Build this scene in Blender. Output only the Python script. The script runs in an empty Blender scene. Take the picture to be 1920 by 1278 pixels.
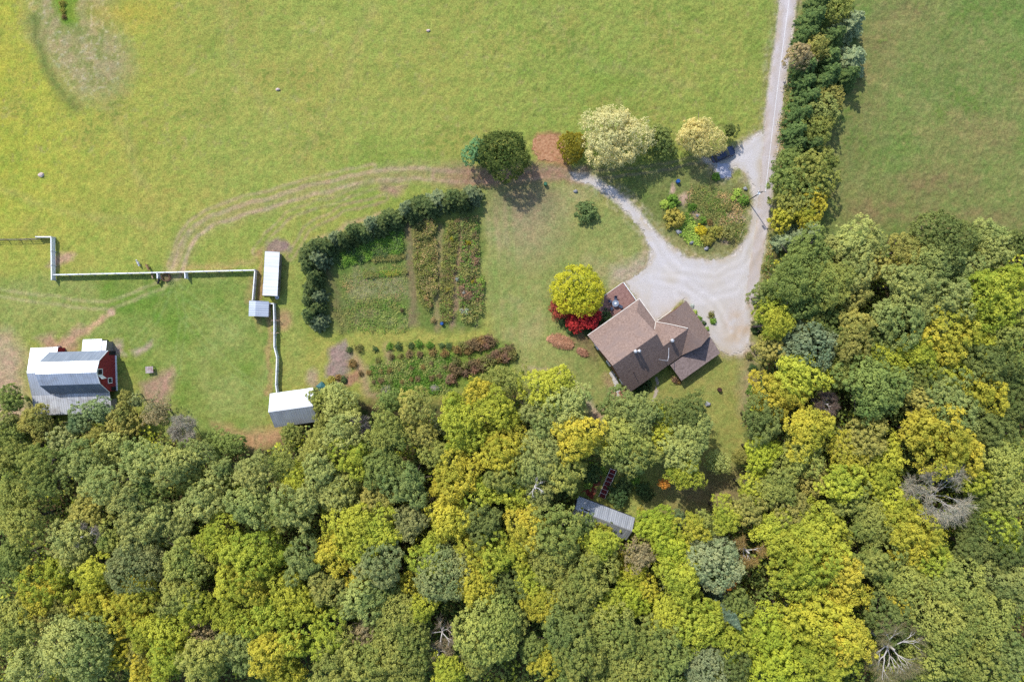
import bpy, math, random
import numpy as np
from mathutils import Vector, Matrix
R_ = math.radians
random.seed(7)
scene = bpy.context.scene
COL = scene.collection

# ------------------------------------------------------------------ camera, light, exposure
CAMH = 128.0
cam_d = bpy.data.cameras.new('camera'); cam_d.sensor_width = 36.0; cam_d.lens = 24.0
cam_d.clip_start = 1.0; cam_d.clip_end = 3000.0
cam = bpy.data.objects.new('camera', cam_d); cam.location = (0, 0, CAMH); COL.objects.link(cam)
scene.camera = cam
SUN_EL = 47.5; LX, LY = 0.56, -0.83            # horizontal direction the light travels
w = bpy.data.worlds.new('World'); scene.world = w; w.use_nodes = True
nt = w.node_tree; bg = nt.nodes['Background']; bg.inputs[1].default_value = 0.15
sky = nt.nodes.new('ShaderNodeTexSky'); sky.sky_type = 'NISHITA'; sky.sun_disc = False
sky.sun_elevation = R_(SUN_EL); sky.sun_rotation = math.atan2(-LX, -LY); sky.air_density = 1.0; sky.dust_density = 1.0; sky.ozone_density = 2.0
nt.links.new(sky.outputs[0], bg.inputs[0])
sd = bpy.data.lights.new('sun', 'SUN'); sd.energy = 2.7; sd.angle = R_(0.8); sd.color = (1.0, 0.955, 0.88)
sun = bpy.data.objects.new('sun', sd); COL.objects.link(sun)
ce = math.cos(R_(SUN_EL))
sun.rotation_euler = Vector((LX * ce, LY * ce, -math.sin(R_(SUN_EL)))).to_track_quat('-Z', 'Y').to_euler()
scene.view_settings.view_transform = 'Standard'; scene.view_settings.look = 'None'
scene.view_settings.gamma = 1.0; scene.view_settings.exposure = 0.93
scene.render.engine = 'CYCLES'
cy = scene.cycles
cy.max_bounces = 6; cy.diffuse_bounces = 3; cy.glossy_bounces = 2; cy.transmission_bounces = 4; cy.transparent_max_bounces = 8
cy.use_denoising = False
cy.caustics_reflective = False; cy.caustics_refractive = False

# ------------------------------------------------------------------ helpers
G = 1.6
def lin(c): 
    c = c / 255.0
    return c / 12.92 if c <= 0.04045 else ((c + 0.055) / 1.055) ** 2.4
def A(r, g, b, k=1.0):                          # a colour as it looks in sunlight -> surface base colour
    return tuple(min(0.9, lin(v) / G * k) for v in (r, g, b))
def P(px, py, z=0.0):                           # where the point that shows at (px,py) of the survey photo stands, at height z
    k = (CAMH - z) / CAMH
    return Vector(((px - 960) * 0.1 * k, (639 - py) * 0.1 * k, z))
def tag(o, label=None, cat=None, group=None, kind=None):
    if label: o['label'] = label
    if cat: o['category'] = cat
    if group: o['group'] = group
    if kind: o['kind'] = kind
    return o
def empty(name, loc=(0, 0, 0), rz=0.0, label=None, cat=None, group=None):
    o = bpy.data.objects.new(name, None); COL.objects.link(o); o.location = loc; o.rotation_euler = (0, 0, rz)
    o.empty_display_size = 0.3
    return tag(o, label, cat, group)
class MB:
    def __init__(s): s.v = []; s.f = []
    def add(s, vs, fs):
        n = len(s.v); s.v += [tuple(v) for v in vs]; s.f += [tuple(i + n for i in f) for f in fs]; return s
    def box(s, x0, x1, y0, y1, z0, z1, rz=0.0, c=(0, 0, 0)):
        vs = [(x, y, z) for z in (z0, z1) for x, y in ((x0, y0), (x1, y0), (x1, y1), (x0, y1))]
        if rz or c != (0, 0, 0):
            cc, ss = math.cos(rz), math.sin(rz)
            vs = [(c[0] + x * cc - y * ss, c[1] + x * ss + y * cc, c[2] + z) for x, y, z in vs]
        return s.add(vs, [(3, 2, 1, 0), (4, 5, 6, 7), (0, 1, 5, 4), (1, 2, 6, 5), (2, 3, 7, 6), (3, 0, 4, 7)])
    def slab(s, top, t=0.12, n=None):           # a polygon with thickness, extruded down (or along n)
        d = Vector(n) * t if n else Vector((0, 0, -t)); m = len(top)
        top = [Vector(p) for p in top]
        a = sum(((top[(i + 1) % m] - top[0]).cross(top[(i + 2) % m] - top[0]) for i in range(m - 2)), Vector())
        if a.dot(-d) < 0: top = top[::-1]
        vs = top + [p + d for p in top]
        return s.add(vs, [tuple(range(m)), tuple(range(2 * m - 1, m - 1, -1))] + [(i, i + m, (i + 1) % m + m, (i + 1) % m) for i in range(m)])
    def tube(s, pts, rads, n=6, cap=True):
        pts = [Vector(p) for p in pts]; rings = []
        base = len(s.v)
        for i, p in enumerate(pts):
            d = (pts[min(i + 1, len(pts) - 1)] - pts[max(i - 1, 0)]); d = d.normalized() if d.length > 1e-9 else Vector((0, 0, 1))
            a = d.cross(Vector((0, 0, 1)) if abs(d.z) < 0.9 else Vector((1, 0, 0))).normalized(); b = d.cross(a)
            for k in range(n):
                t = 2 * math.pi * k / n
                s.v.append(tuple(p + (a * math.cos(t) + b * math.sin(t)) * rads[i]))
        for i in range(len(pts) - 1):
            for k in range(n):
                k2 = (k + 1) % n
                s.f.append((base + i * n + k, base + i * n + k2, base + (i + 1) * n + k2, base + (i + 1) * n + k))
        if cap:
            s.f.append(tuple(base + k for k in range(n))[::-1]); e = base + (len(pts) - 1) * n
            s.f.append(tuple(e + k for k in range(n)))
        return s
    def lathe(s, prof, n=16, c=(0, 0, 0)):
        base = len(s.v)
        for r, z in prof:
            for k in range(n):
                t = 2 * math.pi * k / n; s.v.append((c[0] + r * math.cos(t), c[1] + r * math.sin(t), c[2] + z))
        for i in range(len(prof) - 1):
            for k in range(n):
                k2 = (k + 1) % n; s.f.append((base + i * n + k, base + i * n + k2, base + (i + 1) * n + k2, base + (i + 1) * n + k))
        s.f.append(tuple(base + k for k in range(n))[::-1]); e = base + (len(prof) - 1) * n; s.f.append(tuple(e + k for k in range(n)))
        return s
    def blob(s, c, rx, ry, rz, seed=0, n=10, m=6, amp=0.22):
        rg = random.Random(seed); base = len(s.v); ph = [rg.uniform(0, 6.28) for _ in range(4)]
        for i in range(m + 1):
            th = math.pi * i / m
            for k in range(n):
                t = 2 * math.pi * k / n
                f = 1 + amp * (math.sin(2 * t + ph[0]) * 0.5 + math.sin(3 * t + 2 * th + ph[1]) * 0.5) + rg.uniform(-amp, amp) * 0.35
                s.v.append((c[0] + rx * f * math.sin(th) * math.cos(t), c[1] + ry * f * math.sin(th) * math.sin(t), c[2] + rz * math.cos(th) * (1 + amp * 0.5 * math.sin(ph[2] + t))))
        for i in range(m):
            for k in range(n):
                k2 = (k + 1) % n; s.f.append((base + i * n + k, base + (i + 1) * n + k, base + (i + 1) * n + k2, base + i * n + k2))
        return s
    def mesh(s, name, m, smooth=False):
        me = bpy.data.meshes.new(name); me.from_pydata(s.v, [], s.f); me.update()
        if m: me.materials.append(m)
        if smooth: me.polygons.foreach_set('use_smooth', [True] * len(me.polygons))
        return me
    def build(s, name, m, parent=None, loc=None, smooth=False, bevel=0.0):
        o = bpy.data.objects.new(name, s.mesh(name, m, smooth)); COL.objects.link(o)
        if parent: o.parent = parent
        if loc is not None: o.location = loc
        if bevel:
            b = o.modifiers.new('bevel', 'BEVEL'); b.width = bevel; b.segments = 2; b.limit_method = 'ANGLE'
        return o
def fastmesh(name, v, quads, tint=None, mat_=None, attrs=None):
    me = bpy.data.meshes.new(name); n = len(v); f = len(quads)
    me.vertices.add(n); me.vertices.foreach_set('co', np.asarray(v, np.float32).ravel())
    me.loops.add(4 * f); me.loops.foreach_set('vertex_index', np.asarray(quads, np.int32).ravel())
    me.polygons.add(f); me.polygons.foreach_set('loop_start', np.arange(0, 4 * f, 4, dtype=np.int32))
    me.update(calc_edges=True)
    if tint is not None:
        a = me.attributes.new('tint', 'FLOAT', 'POINT'); a.data.foreach_set('value', np.asarray(tint, np.float32))
    if mat_: me.materials.append(mat_)
    return me

# ------------------------------------------------------------------ materials
def newmat(name):
    m = bpy.data.materials.new(name); m.use_nodes = True; t = m.node_tree
    p = t.nodes['Principled BSDF']; p.inputs['Specular IOR Level'].default_value = 0.25
    return m, t, p
def N(t, typ, **kw):
    n = t.nodes.new(typ)
    for k, v in kw.items(): setattr(n, k, v)
    return n
def noisy(name, c1, c2, scale=3.0, rough=0.8, bump=0.0, metal=0.0, detail=6.0, coord='Object', c3=None, scale3=0.4, spec=0.25, bscale=None):
    m, t, p = newmat(name); L = t.links.new
    tc = N(t, 'ShaderNodeTexCoord'); no = N(t, 'ShaderNodeTexNoise'); no.inputs['Scale'].default_value = scale; no.inputs['Detail'].default_value = detail
    L(tc.outputs[coord], no.inputs['Vector'])
    cr = N(t, 'ShaderNodeValToRGB'); cr.color_ramp.elements[0].position = 0.32; cr.color_ramp.elements[1].position = 0.68
    cr.color_ramp.elements[0].color = (*c1, 1); cr.color_ramp.elements[1].color = (*c2, 1); L(no.outputs[0], cr.inputs[0])
    out = cr.outputs[0]
    if c3:
        n2 = N(t, 'ShaderNodeTexNoise'); n2.inputs['Scale'].default_value = scale3; n2.inputs['Detail'].default_value = 4; L(tc.outputs[coord], n2.inputs['Vector'])
        r2 = N(t, 'ShaderNodeMapRange'); r2.inputs[1].default_value = 0.48; r2.inputs[2].default_value = 0.7; L(n2.outputs[0], r2.inputs[0])
        mx = N(t, 'ShaderNodeMix', data_type='RGBA'); L(r2.outputs[0], mx.inputs[0]); L(out, mx.inputs[6]); mx.inputs[7].default_value = (*c3, 1); out = mx.outputs[2]
    L(out, p.inputs['Base Color']); p.inputs['Roughness'].default_value = rough; p.inputs['Metallic'].default_value = metal; p.inputs['Specular IOR Level'].default_value = spec
    if bump:
        b = N(t, 'ShaderNodeBump'); b.inputs['Strength'].default_value = bump; b.inputs['Distance'].default_value = 0.1
        if bscale:
            n3 = N(t, 'ShaderNodeTexNoise'); n3.inputs['Scale'].default_value = bscale; n3.inputs['Detail'].default_value = 5; L(tc.outputs[coord], n3.inputs['Vector']); L(n3.outputs[0], b.inputs['Height'])
        else: L(no.outputs[0], b.inputs['Height'])
        L(b.outputs[0], p.inputs['Normal'])
    return m
def ribbed(name, c1, c2, spacing=0.42, axis='X', rough=0.45, metal=0.25, stain=None, rib=0.35, dark=0.72):
    """sheet-metal roofing: raised ribs along the slope, faint weathering"""
    m, t, p = newmat(name); L = t.links.new
    tc = N(t, 'ShaderNodeTexCoord'); wv = N(t, 'ShaderNodeTexWave'); wv.bands_direction = axis; wv.inputs['Scale'].default_value = math.pi / 10 / spacing * 1.0; wv.inputs['Distortion'].default_value = 0
    L(tc.outputs['Object'], wv.inputs['Vector'])
    rr = N(t, 'ShaderNodeMapRange'); rr.inputs[1].default_value = 0.0; rr.inputs[2].default_value = 0.35; rr.inputs[3].default_value = dark; rr.inputs[4].default_value = 1.0; L(wv.outputs[1], rr.inputs[0])
    no = N(t, 'ShaderNodeTexNoise'); no.inputs['Scale'].default_value = 0.8; no.inputs['Detail'].default_value = 8
    mp = N(t, 'ShaderNodeMapping'); mp.inputs['Scale'].default_value = (2.2, 0.35, 0.35) if axis == 'X' else (0.35, 2.2, 0.35)
    L(tc.outputs['Object'], mp.inputs[0]); L(mp.outputs[0], no.inputs['Vector'])
    cr = N(t, 'ShaderNodeValToRGB'); cr.color_ramp.elements[0].position = 0.35; cr.color_ramp.elements[1].position = 0.65
    cr.color_ramp.elements[0].color = (*c1, 1); cr.color_ramp.elements[1].color = (*c2, 1); L(no.outputs[0], cr.inputs[0])
    out = cr.outputs[0]
    if stain:
        n2 = N(t, 'ShaderNodeTexNoise'); n2.inputs['Scale'].default_value = 0.45; n2.inputs['Detail'].default_value = 9; n2.inputs['Roughness'].default_value = 0.7; L(tc.outputs['Object'], n2.inputs['Vector'])
        r2 = N(t, 'ShaderNodeMapRange'); r2.inputs[1].default_value = 0.47; r2.inputs[2].default_value = 0.66; r2.inputs[4].default_value = 0.85; L(n2.outputs[0], r2.inputs[0])
        mx = N(t, 'ShaderNodeMix', data_type='RGBA'); L(r2.outputs[0], mx.inputs[0]); L(out, mx.inputs[6]); mx.inputs[7].default_value = (*stain, 1); out = mx.outputs[2]
    mu = N(t, 'ShaderNodeMix', data_type='RGBA', blend_type='MULTIPLY'); mu.inputs[0].default_value = 1.0; L(out, mu.inputs[6]); L(rr.outputs[0], mu.inputs[7])
    L(mu.outputs[2], p.inputs['Base Color']); p.inputs['Roughness'].default_value = rough; p.inputs['Metallic'].default_value = metal
    b = N(t, 'ShaderNodeBump'); b.inputs['Strength'].default_value = rib; b.inputs['Distance'].default_value = 0.05; L(wv.outputs[1], b.inputs['Height']); L(b.outputs[0], p.inputs['Normal'])
    return m
def leafmat(name, c, c2=None, var=0.12, transl=0.35, spread=0.38, hue=0.006):
    """foliage: three tones of the leaf colour, from the clump's own tint; a little per-plant variation"""
    m = bpy.data.materials.new(name); m.use_nodes = True; t = m.node_tree; t.nodes.clear(); L = t.links.new
    at = N(t, 'ShaderNodeAttribute', attribute_name='tint')
    cr = N(t, 'ShaderNodeValToRGB'); e = cr.color_ramp.elements
    c2 = c2 or (min(.9, c[0] * (1 + spread * 1.15)), min(.9, c[1] * (1 + spread * .85)), min(.9, c[2] * (1 + spread * .55)))
    e[0].position = 0.05; e[0].color = (c[0] * (1 - spread * 1.15), c[1] * (1 - spread * .75), c[2] * (1 - spread * .8), 1)
    e[1].position = 0.95; e[1].color = (*c2, 1)
    x = e.new(0.5); x.color = (*c, 1)
    L(at.outputs['Fac'], cr.inputs[0])
    oi = N(t, 'ShaderNodeObjectInfo')
    h = N(t, 'ShaderNodeMapRange'); h.inputs[3].default_value = 0.5 - hue; h.inputs[4].default_value = 0.5 + hue; L(oi.outputs['Random'], h.inputs[0])
    mul = N(t, 'ShaderNodeMath', operation='MULTIPLY'); mul.inputs[1].default_value = 7.31; L(oi.outputs['Random'], mul.inputs[0])
    fr = N(t, 'ShaderNodeMath', operation='FRACT'); L(mul.outputs[0], fr.inputs[0])
    vv = N(t, 'ShaderNodeMapRange'); vv.inputs[3].default_value = 1 - var; vv.inputs[4].default_value = 1 + var; L(fr.outputs[0], vv.inputs[0])
    hs = N(t, 'ShaderNodeHueSaturation'); L(h.outputs[0], hs.inputs['Hue']); L(vv.outputs[0], hs.inputs['Value']); L(cr.outputs[0], hs.inputs['Color'])
    d = N(t, 'ShaderNodeBsdfDiffuse'); tr = N(t, 'ShaderNodeBsdfTranslucent'); L(hs.outputs[0], d.inputs[0]); L(hs.outputs[0], tr.inputs[0])
    mx = N(t, 'ShaderNodeMixShader'); mx.inputs[0].default_value = transl; L(d.outputs[0], mx.inputs[1]); L(tr.outputs[0], mx.inputs[2])
    o = N(t, 'ShaderNodeOutputMaterial'); L(mx.outputs[0], o.inputs[0])
    return m

# ------------------------------------------------------------------ numpy noise and distance tools
def vnoise(x, y, cell, seed):
    rg = np.random.RandomState(seed); n = 256; lat = rg.rand(n, n).astype(np.float32)
    u = x / cell + 1000.37; v = y / cell + 1000.71
    i = np.floor(u).astype(np.int64); j = np.floor(v).astype(np.int64); fu = u - i; fv = v - j
    fu = fu * fu * (3 - 2 * fu); fv = fv * fv * (3 - 2 * fv)
    a = lat[i % n, j % n]; b = lat[(i + 1) % n, j % n]; c = lat[i % n, (j + 1) % n]; d = lat[(i + 1) % n, (j + 1) % n]
    return (a * (1 - fu) + b * fu) * (1 - fv) + (c * (1 - fu) + d * fu) * fv
def fbm(x, y, cell, seed, oct=4, gain=0.5):
    s = 0; amp = 1; tot = 0
    for o in range(oct):
        s = s + vnoise(x, y, cell / 2 ** o, seed + 17 * o) * amp; tot += amp; amp *= gain
    return s / tot
def pip(poly, x, y):
    ins = np.zeros(x.shape, bool); n = len(poly)
    for i in range(n):
        x0, y0 = poly[i]; x1, y1 = poly[(i + 1) % n]
        if y0 == y1: continue
        c = ((y0 > y) != (y1 > y)) & (x < (x1 - x0) * (y - y0) / (y1 - y0) + x0); ins ^= c
    return ins
def dline(pts, x, y, closed=False):
    d = np.full(x.shape, 1e9, np.float32); n = len(pts)
    for i in range(n if closed else n - 1):
        x0, y0 = pts[i]; x1, y1 = pts[(i + 1) % n]; dx, dy = x1 - x0, y1 - y0; l2 = dx * dx + dy * dy + 1e-9
        t = np.clip(((x - x0) * dx + (y - y0) * dy) / l2, 0, 1)
        d = np.minimum(d, np.hypot(x - x0 - t * dx, y - y0 - t * dy))
    return d
def sdf(poly, x, y):
    d = dline(poly, x, y, True); return np.where(pip(poly, x, y), -d, d)
def sm(d, soft): return np.clip(0.5 - d / (2.0 * soft), 0, 1)        # 1 inside, 0 outside
# ------------------------------------------------------------------ ground: one sheet, coloured by what grows or lies there
FOREST = [(-700, 795), (60, 795), (200, 800), (330, 815), (400, 830), (480, 852), (545, 815), (590, 765), (640, 745), (760, 765), (880, 745), (1000, 725),
          (1085, 765), (1110, 800), (1125, 860), (1080, 880), (1070, 935), (1185, 1012), (1250, 965), (1330, 962), (1400, 950), (1395, 880), (1400, 760), (1432, 650),
          (1425, 560), (1450, 475), (1560, 445), (2700, 430), (2700, 2000), (-700, 2000)]
ROAD = [(1461, -300), (1461, 0), (1449, 110), (1437, 185), (1431, 250), (1424, 330), (1420, 400), (1409, 470), (1400, 530), (1396, 560), (1412, 590), (1418, 560), (1426, 510),
        (1438, 440), (1448, 370), (1453, 310), (1464, 230), (1476, 130), (1493, 0), (1498, -300)]
DRIVE = [(1068, 322), (1095, 328), (1122, 338), (1150, 352), (1180, 378), (1205, 408), (1232, 440), (1262, 466), (1290, 484), (1330, 488), (1360, 482), (1386, 466), (1402, 440),
         (1411, 405), (1413, 372), (1409, 345), (1398, 325), (1385, 315), (1374, 318), (1368, 333), (1352, 335), (1340, 322), (1336, 309), (1322, 304), (1320, 298), (1345, 297), (1362, 286), (1385, 272),
         (1412, 256), (1428, 246), (1436, 260), (1430, 330), (1426, 400), (1416, 480), (1406, 540), (1408, 600), (1406, 645), (1392, 660), (1368, 664), (1350, 656), (1330, 636), (1300, 590), (1282, 560), (1230, 606), (1210, 585), (1190, 556),
         (1172, 528), (1192, 515), (1214, 497), (1222, 470), (1212, 446), (1188, 414), (1165, 388), (1140, 366), (1105, 346), (1072, 334)]
PATCH = [(1338, 302), (1366, 308), (1372, 322), (1366, 335), (1352, 336), (1341, 326)]
def axis(lo, hi, step, ext):
    a = np.arange(lo, hi + 1e-6, step); e = np.array([1, 3, 8, 20, 60, 200, 500.0])
    return np.concatenate([lo - ext * e[::-1] / 500 - 0.3, a, hi + ext * e / 500 + 0.3])
STEP = 0.2
gx = axis(-104, 104, STEP, 1200); gy = axis(-72, 72, STEP, 1200)
GX, GY = np.meshgrid(gx, gy); GX = GX.astype(np.float32); GY = GY.astype(np.float32)
wx = (fbm(GX, GY, 4.0, 1, 4, 0.6) - 0.5) * 26; wy = (fbm(GX, GY, 4.0, 2, 4, 0.6) - 0.5) * 26   # ragged edges, in survey pixels
U0 = 960 + GX * 10; V0 = 639 - GY * 10
U = U0 + wx; V = V0 + wy; Us = U0 + wx * 0.35; Vs = V0 + wy * 0.35
def C(r, g, b): return np.array([lin(r), lin(g), lin(b)], np.float32) / G
alb = np.zeros(GX.shape + (3,), np.float32); alb[:] = C(160, 166, 82)
def lay(mask, col): 
    global alb
    m = np.clip(mask, 0, 1)[..., None]; alb = alb * (1 - m) + col * m
n1 = fbm(GX, GY, 22, 5, 4); n2 = fbm(GX, GY, 6, 9, 4); n3 = fbm(GX, GY, 1.6, 13, 3); n4 = fbm(GX, GY, 0.55, 21, 2)
streak = fbm(GX * 0.25 + GY * 0.05, GY * 1.6, 2.0, 31, 3)
# upper hay field: yellow-green, greener to the right
lay(np.clip((420 - U0) / 420, 0, 1) * 0.8 * np.clip((560 - V0) / 200, 0, 1), C(182, 180, 68))
lay(np.clip((U0 - 700) / 500, 0, 1) * 0.75, C(144, 157, 76))
lay(np.clip((n1 - 0.5) * 4, 0, 1) * 0.5, C(166, 160, 80)); lay(np.clip((0.47 - n1) * 4, 0, 1) * 0.45, C(122, 150, 62))
lay(np.clip((n2 - 0.56) * 5, 0, 1) * 0.35, C(170, 158, 84)); lay(np.clip((0.42 - n2) * 5, 0, 1) * 0.3, C(104, 134, 52))
# right-hand field: darker green
rf = sm(1500 - U0, 40) * sm(V0 - 470, 30)
lay(rf, C(118, 139, 70)); lay(rf * np.clip((n1 - 0.46) * 4, 0, 1) * 0.6, C(138, 138, 82)); lay(rf * np.clip((n2 - 0.52) * 5, 0, 1) * 0.5, C(104, 128, 60)); lay(rf * np.clip((n3 - 0.5) * 5, 0, 1) * 0.4, C(142, 144, 88)); lay(rf * np.clip((fbm(GX, GY, 9, 83, 4) - 0.5) * 5, 0, 1) * 0.45, C(146, 138, 86))
for (x, y, rx, ry, k) in ((1750, 345, 75, 28, .8), (1655, 395, 60, 26, .75), (1850, 250, 60, 40, .35), (1690, 18, 40, 26, .55), (1640, 75, 40, 40, .3), (1800, 410, 150, 22, .6), (1590, 200, 60, 160, .25)):
    lay(sm(np.hypot((U - x) / rx, (V - y) / ry) - 1, 0.6) * k * np.clip(n3 * 1.6, 0, 1), C(140, 122, 84))
# barn paddock: fresh green
pad = sm(sdf([(97, 520), (475, 510), (480, 570), (512, 580), (516, 740), (480, 850), (300, 800), (225, 640), (-300, 640), (-300, 520)], U, V), 14)
lay(pad * 0.85, C(134, 150, 74)); lay(pad * np.clip((n2 - 0.5) * 5, 0, 1) * 0.7, C(156, 164, 92)); lay(pad * np.clip((0.44 - n2) * 5, 0, 1) * 0.6, C(100, 138, 46))
lay(sm(sdf([(-300, 545), (200, 560), (130, 630), (-300, 640)], U, V), 25) * 0.7, C(158, 162, 88))
# lawns round the house and the gardens
lawn = sm(sdf([(905, 340), (1080, 335), (1225, 440), (1180, 525), (1130, 560), (1110, 640), (1170, 745), (1110, 800), (1000, 720), (930, 640), (905, 560)], U, V), 16)
lay(lawn * 0.9, C(153, 157, 92)); lay(lawn * np.clip((n2 - 0.47) * 5, 0, 1) * 0.7, C(142, 150, 84)); lay(lawn * np.clip((0.45 - n2) * 5, 0, 1) * 0.5, C(176, 162, 118))
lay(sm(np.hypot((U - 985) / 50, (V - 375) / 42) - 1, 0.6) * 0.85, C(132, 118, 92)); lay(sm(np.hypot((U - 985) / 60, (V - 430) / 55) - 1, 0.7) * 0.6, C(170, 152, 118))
lay(sm(np.hypot((U - 1010) / 60, (V - 650) / 35) - 1, 0.7) * 0.6, C(164, 164, 96))
south = sm(sdf([(1200, 735), (1290, 690), (1360, 665), (1410, 660), (1400, 950), (1330, 962), (1180, 985), (1240, 900), (1110, 880), (1130, 800)], U, V), 14)
lay(south * 0.9, C(158, 158, 86)); lay(south * np.clip((n2 - 0.5) * 5, 0, 1) * 0.6, C(160, 156, 92))
lay(sm(np.hypot((U - 1330) / 80, (V - 920) / 42) - 1, 0.5) * 0.8, C(148, 130, 94)); lay(sm(np.hypot((U - 1195) / 30, (V - 945) / 20) - 1, 0.5) * 0.6, C(178, 176, 100))  # brown clearing floor, with the oaks' shadow put into its colour
lay(sm(dline([(1385, 600), (1408, 660), (1405, 700), (1398, 760)], U, V) - 16, 12) * 0.7, C(170, 150, 118))
isl = sm(sdf([(1095, 322), (1290, 300), (1335, 305), (1345, 335), (1370, 338), (1395, 330), (1408, 360), (1405, 420), (1388, 462), (1345, 486), (1290, 478), (1240, 440), (1200, 400), (1150, 350)], U, V), 10)
lay(isl * 0.85, C(124, 130, 78)); lay(isl * np.clip((n2 - 0.48) * 5, 0, 1) * 0.5, C(104, 124, 56)); lay(isl * np.clip((0.43 - n2) * 6, 0, 1) * 0.5, C(150, 138, 100))
lay(sm(dline([(1228, 432), (1275, 472), (1330, 490), (1380, 472)], U, V) - 12, 8) * 0.7, C(160, 152, 94))
for (x, y, rx, ry) in ((1288, 376, 9, 14), (1262, 355, 5, 12), (1380, 405, 14, 10), (1307, 405, 6, 7), (1362, 448, 14, 8)):
    lay(sm(np.hypot((U - x) / rx, (V - y) / ry) - 1, 0.5), C(190, 164, 140))
# vegetable and flower plots
plot = sm(sdf([(600, 480), (745, 425), (765, 415), (905, 400), (905, 615), (620, 620)], U, V), 8)
lay(plot * 0.9, C(116, 130, 68)); lay(plot * np.clip((n2 - 0.47) * 5, 0, 1) * 0.6, C(106, 132, 62)); lay(plot * np.clip((0.46 - n3) * 5, 0, 1) * 0.4, C(150, 138, 104))
lay(sm(sdf([(650, 522), (760, 518), (765, 552), (655, 566)], U, V), 10) * 0.5, C(160, 154, 118))
lay(sm(dline([(616, 500), (630, 570), (640, 610)], U, V) - 9, 9) * 0.6, C(128, 110, 82))
lay(sm(dline([(762, 400), (768, 470), (772, 520), (776, 610)], U, V) - 8, 5) * 0.75, C(140, 122, 92))
lay(sm(dline([(828, 420), (822, 480), (820, 540), (818, 610)], U, V) - 6, 4) * 0.8, C(152, 138, 96))
lay(sm(dline([(864, 415), (856, 480), (850, 545), (850, 610)], U, V) - 6, 4) * 0.9, C(158, 132, 104))
lay(sm(dline([(700, 482), (760, 478)], U, V) - 4, 3) * 0.7, C(140, 132, 110))
low = sm(sdf([(690, 668), (850, 645), (960, 640), (960, 690), (850, 735), (700, 740)], U, V), 12)
lay(low * 0.8, C(116, 138, 58))
lay(sm(sdf([(690, 690), (740, 676), (850, 664), (848, 735), (760, 738), (695, 728)], U, V), 10) * 0.85, C(128, 164, 66))
for pl, wd in (([(655, 665), (680, 700), (690, 735), (705, 745)], 9), ([(720, 655), (728, 690), (722, 735)], 6), ([(690, 690), (745, 685)], 5)):
    lay(sm(dline(pl, U, V) - wd, 6) * 0.8, C(172, 146, 112))
lay(sm(sdf([(612, 655), (648, 640), (655, 665), (648, 700), (655, 720), (618, 702)], U, V), 5), C(164, 142, 128))
lay(sm(sdf([(646, 705), (668, 690), (672, 715), (648, 724)], U, V), 5) * .9, C(176, 132, 106)); lay(sm(np.hypot((U - 590) / 12, (V - 712) / 20) - 1, .5) * .8, C(186, 158, 132))
# mown strips
for xx, k in ((928, .35), (945, .2), (962, .3), (560, .3), (574, .25)):
    lay(sm(np.abs(U0 + wx * .15 - xx - (V0 - 500) * (0.06 if xx > 700 else -0.02)) - 4, 4) * sm(380 - V0, 20) * sm(V0 - 700, 30) * k, C(120, 150, 70))
lay(sm(np.abs(U0 + wx * .2 - 548) - 22, 10) * sm(470 - V0, 20) * sm(V0 - 735, 20) * 0.5, C(150, 160, 84))
# tan scrape in the upper field with its green strip
scr = sm(sdf([(28, -200), (215, -200), (212, 20), (245, 130), (232, 165), (195, 190), (150, 185), (128, 170), (92, 120), (60, 60)], U, V), 26)
lay(scr * (0.45 + 0.6 * n3) , C(166, 154, 114)); lay(scr * np.clip((0.5 - n3) * 6, 0, 1) * 0.6, C(128, 140, 76)); lay(scr * np.clip((n4 - 0.64) * 6, 0, 1) * 0.5, C(190, 176, 150))
lay(sm(dline([(62, 40), (85, 130), (115, 180), (140, 200)], U, V) - 10, 9) * 0.7, C(104, 118, 62))
lay(sm(sdf([(96, -60), (156, -60), (150, 45), (118, 50), (104, 20)], U, V), 7) * 0.9, C(116, 148, 48))
lay(sm(np.hypot((U - 240) / 70, (V - 25) / 25) - 1, 0.7) * 0.6, C(188, 170, 74))
# wheel tracks
def ruts(pl, gap, wd, col, k, soft=2.5):
    d = dline(pl, Us, Vs); lay(sm(np.abs(d - gap) - wd, soft) * k * np.clip(n3 * 1.7, 0.3, 1), col)
LOOP = [(1000, 326), (930, 330), (860, 330), (780, 326), (700, 330), (640, 342), (570, 362), (510, 378), (450, 396), (400, 412), (365, 436), (345, 465), (334, 500), (326, 515)]
dl = dline(LOOP, U, V); tt = np.clip((U0 - 560) / 330, 0.0, 1)
lay(sm(dl - 16, 14) * (0.5 + 0.3 * tt), C(166, 152, 104)); ruts(LOOP, 9, 3.6, C(186, 164, 128), .95); ruts([(p[0] - 4, p[1] - 16) for p in LOOP[4:]], 7, 3, C(180, 162, 118), .8)
lay(sm(dline([(840, 330), (960, 331), (1000, 329), (1060, 325), (1092, 332)], U, V) - 16, 7) * np.clip((U0 - 800) / 80, 0, 1), C(160, 130, 104)); ruts([(820, 330), (960, 331), (1060, 325), (1100, 336)], 8, 2.5, C(178, 148, 122), .8)
ruts([(760, 340), (690, 352), (600, 382), (540, 405), (500, 440), (480, 470)], 6, 2.6, C(176, 156, 116), .8)
ruts([(545, 480), (575, 430), (640, 390), (720, 372)], 6, 2.6, C(174, 152, 114), .8); lay(sm(dline([(590, 455), (640, 425), (710, 402)], U, V) - 5, 5) * .8, C(188, 162, 124))
ruts([(1320, 300), (1280, 304), (1220, 318), (1150, 326), (1080, 327)], 6, 2.2, C(160, 144, 116), .75)
ruts([(322, 515), (300, 535), (250, 556), (200, 572), (120, 566), (0, 548), (-200, 520)], 7, 3, C(176, 168, 116), .75)
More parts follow.
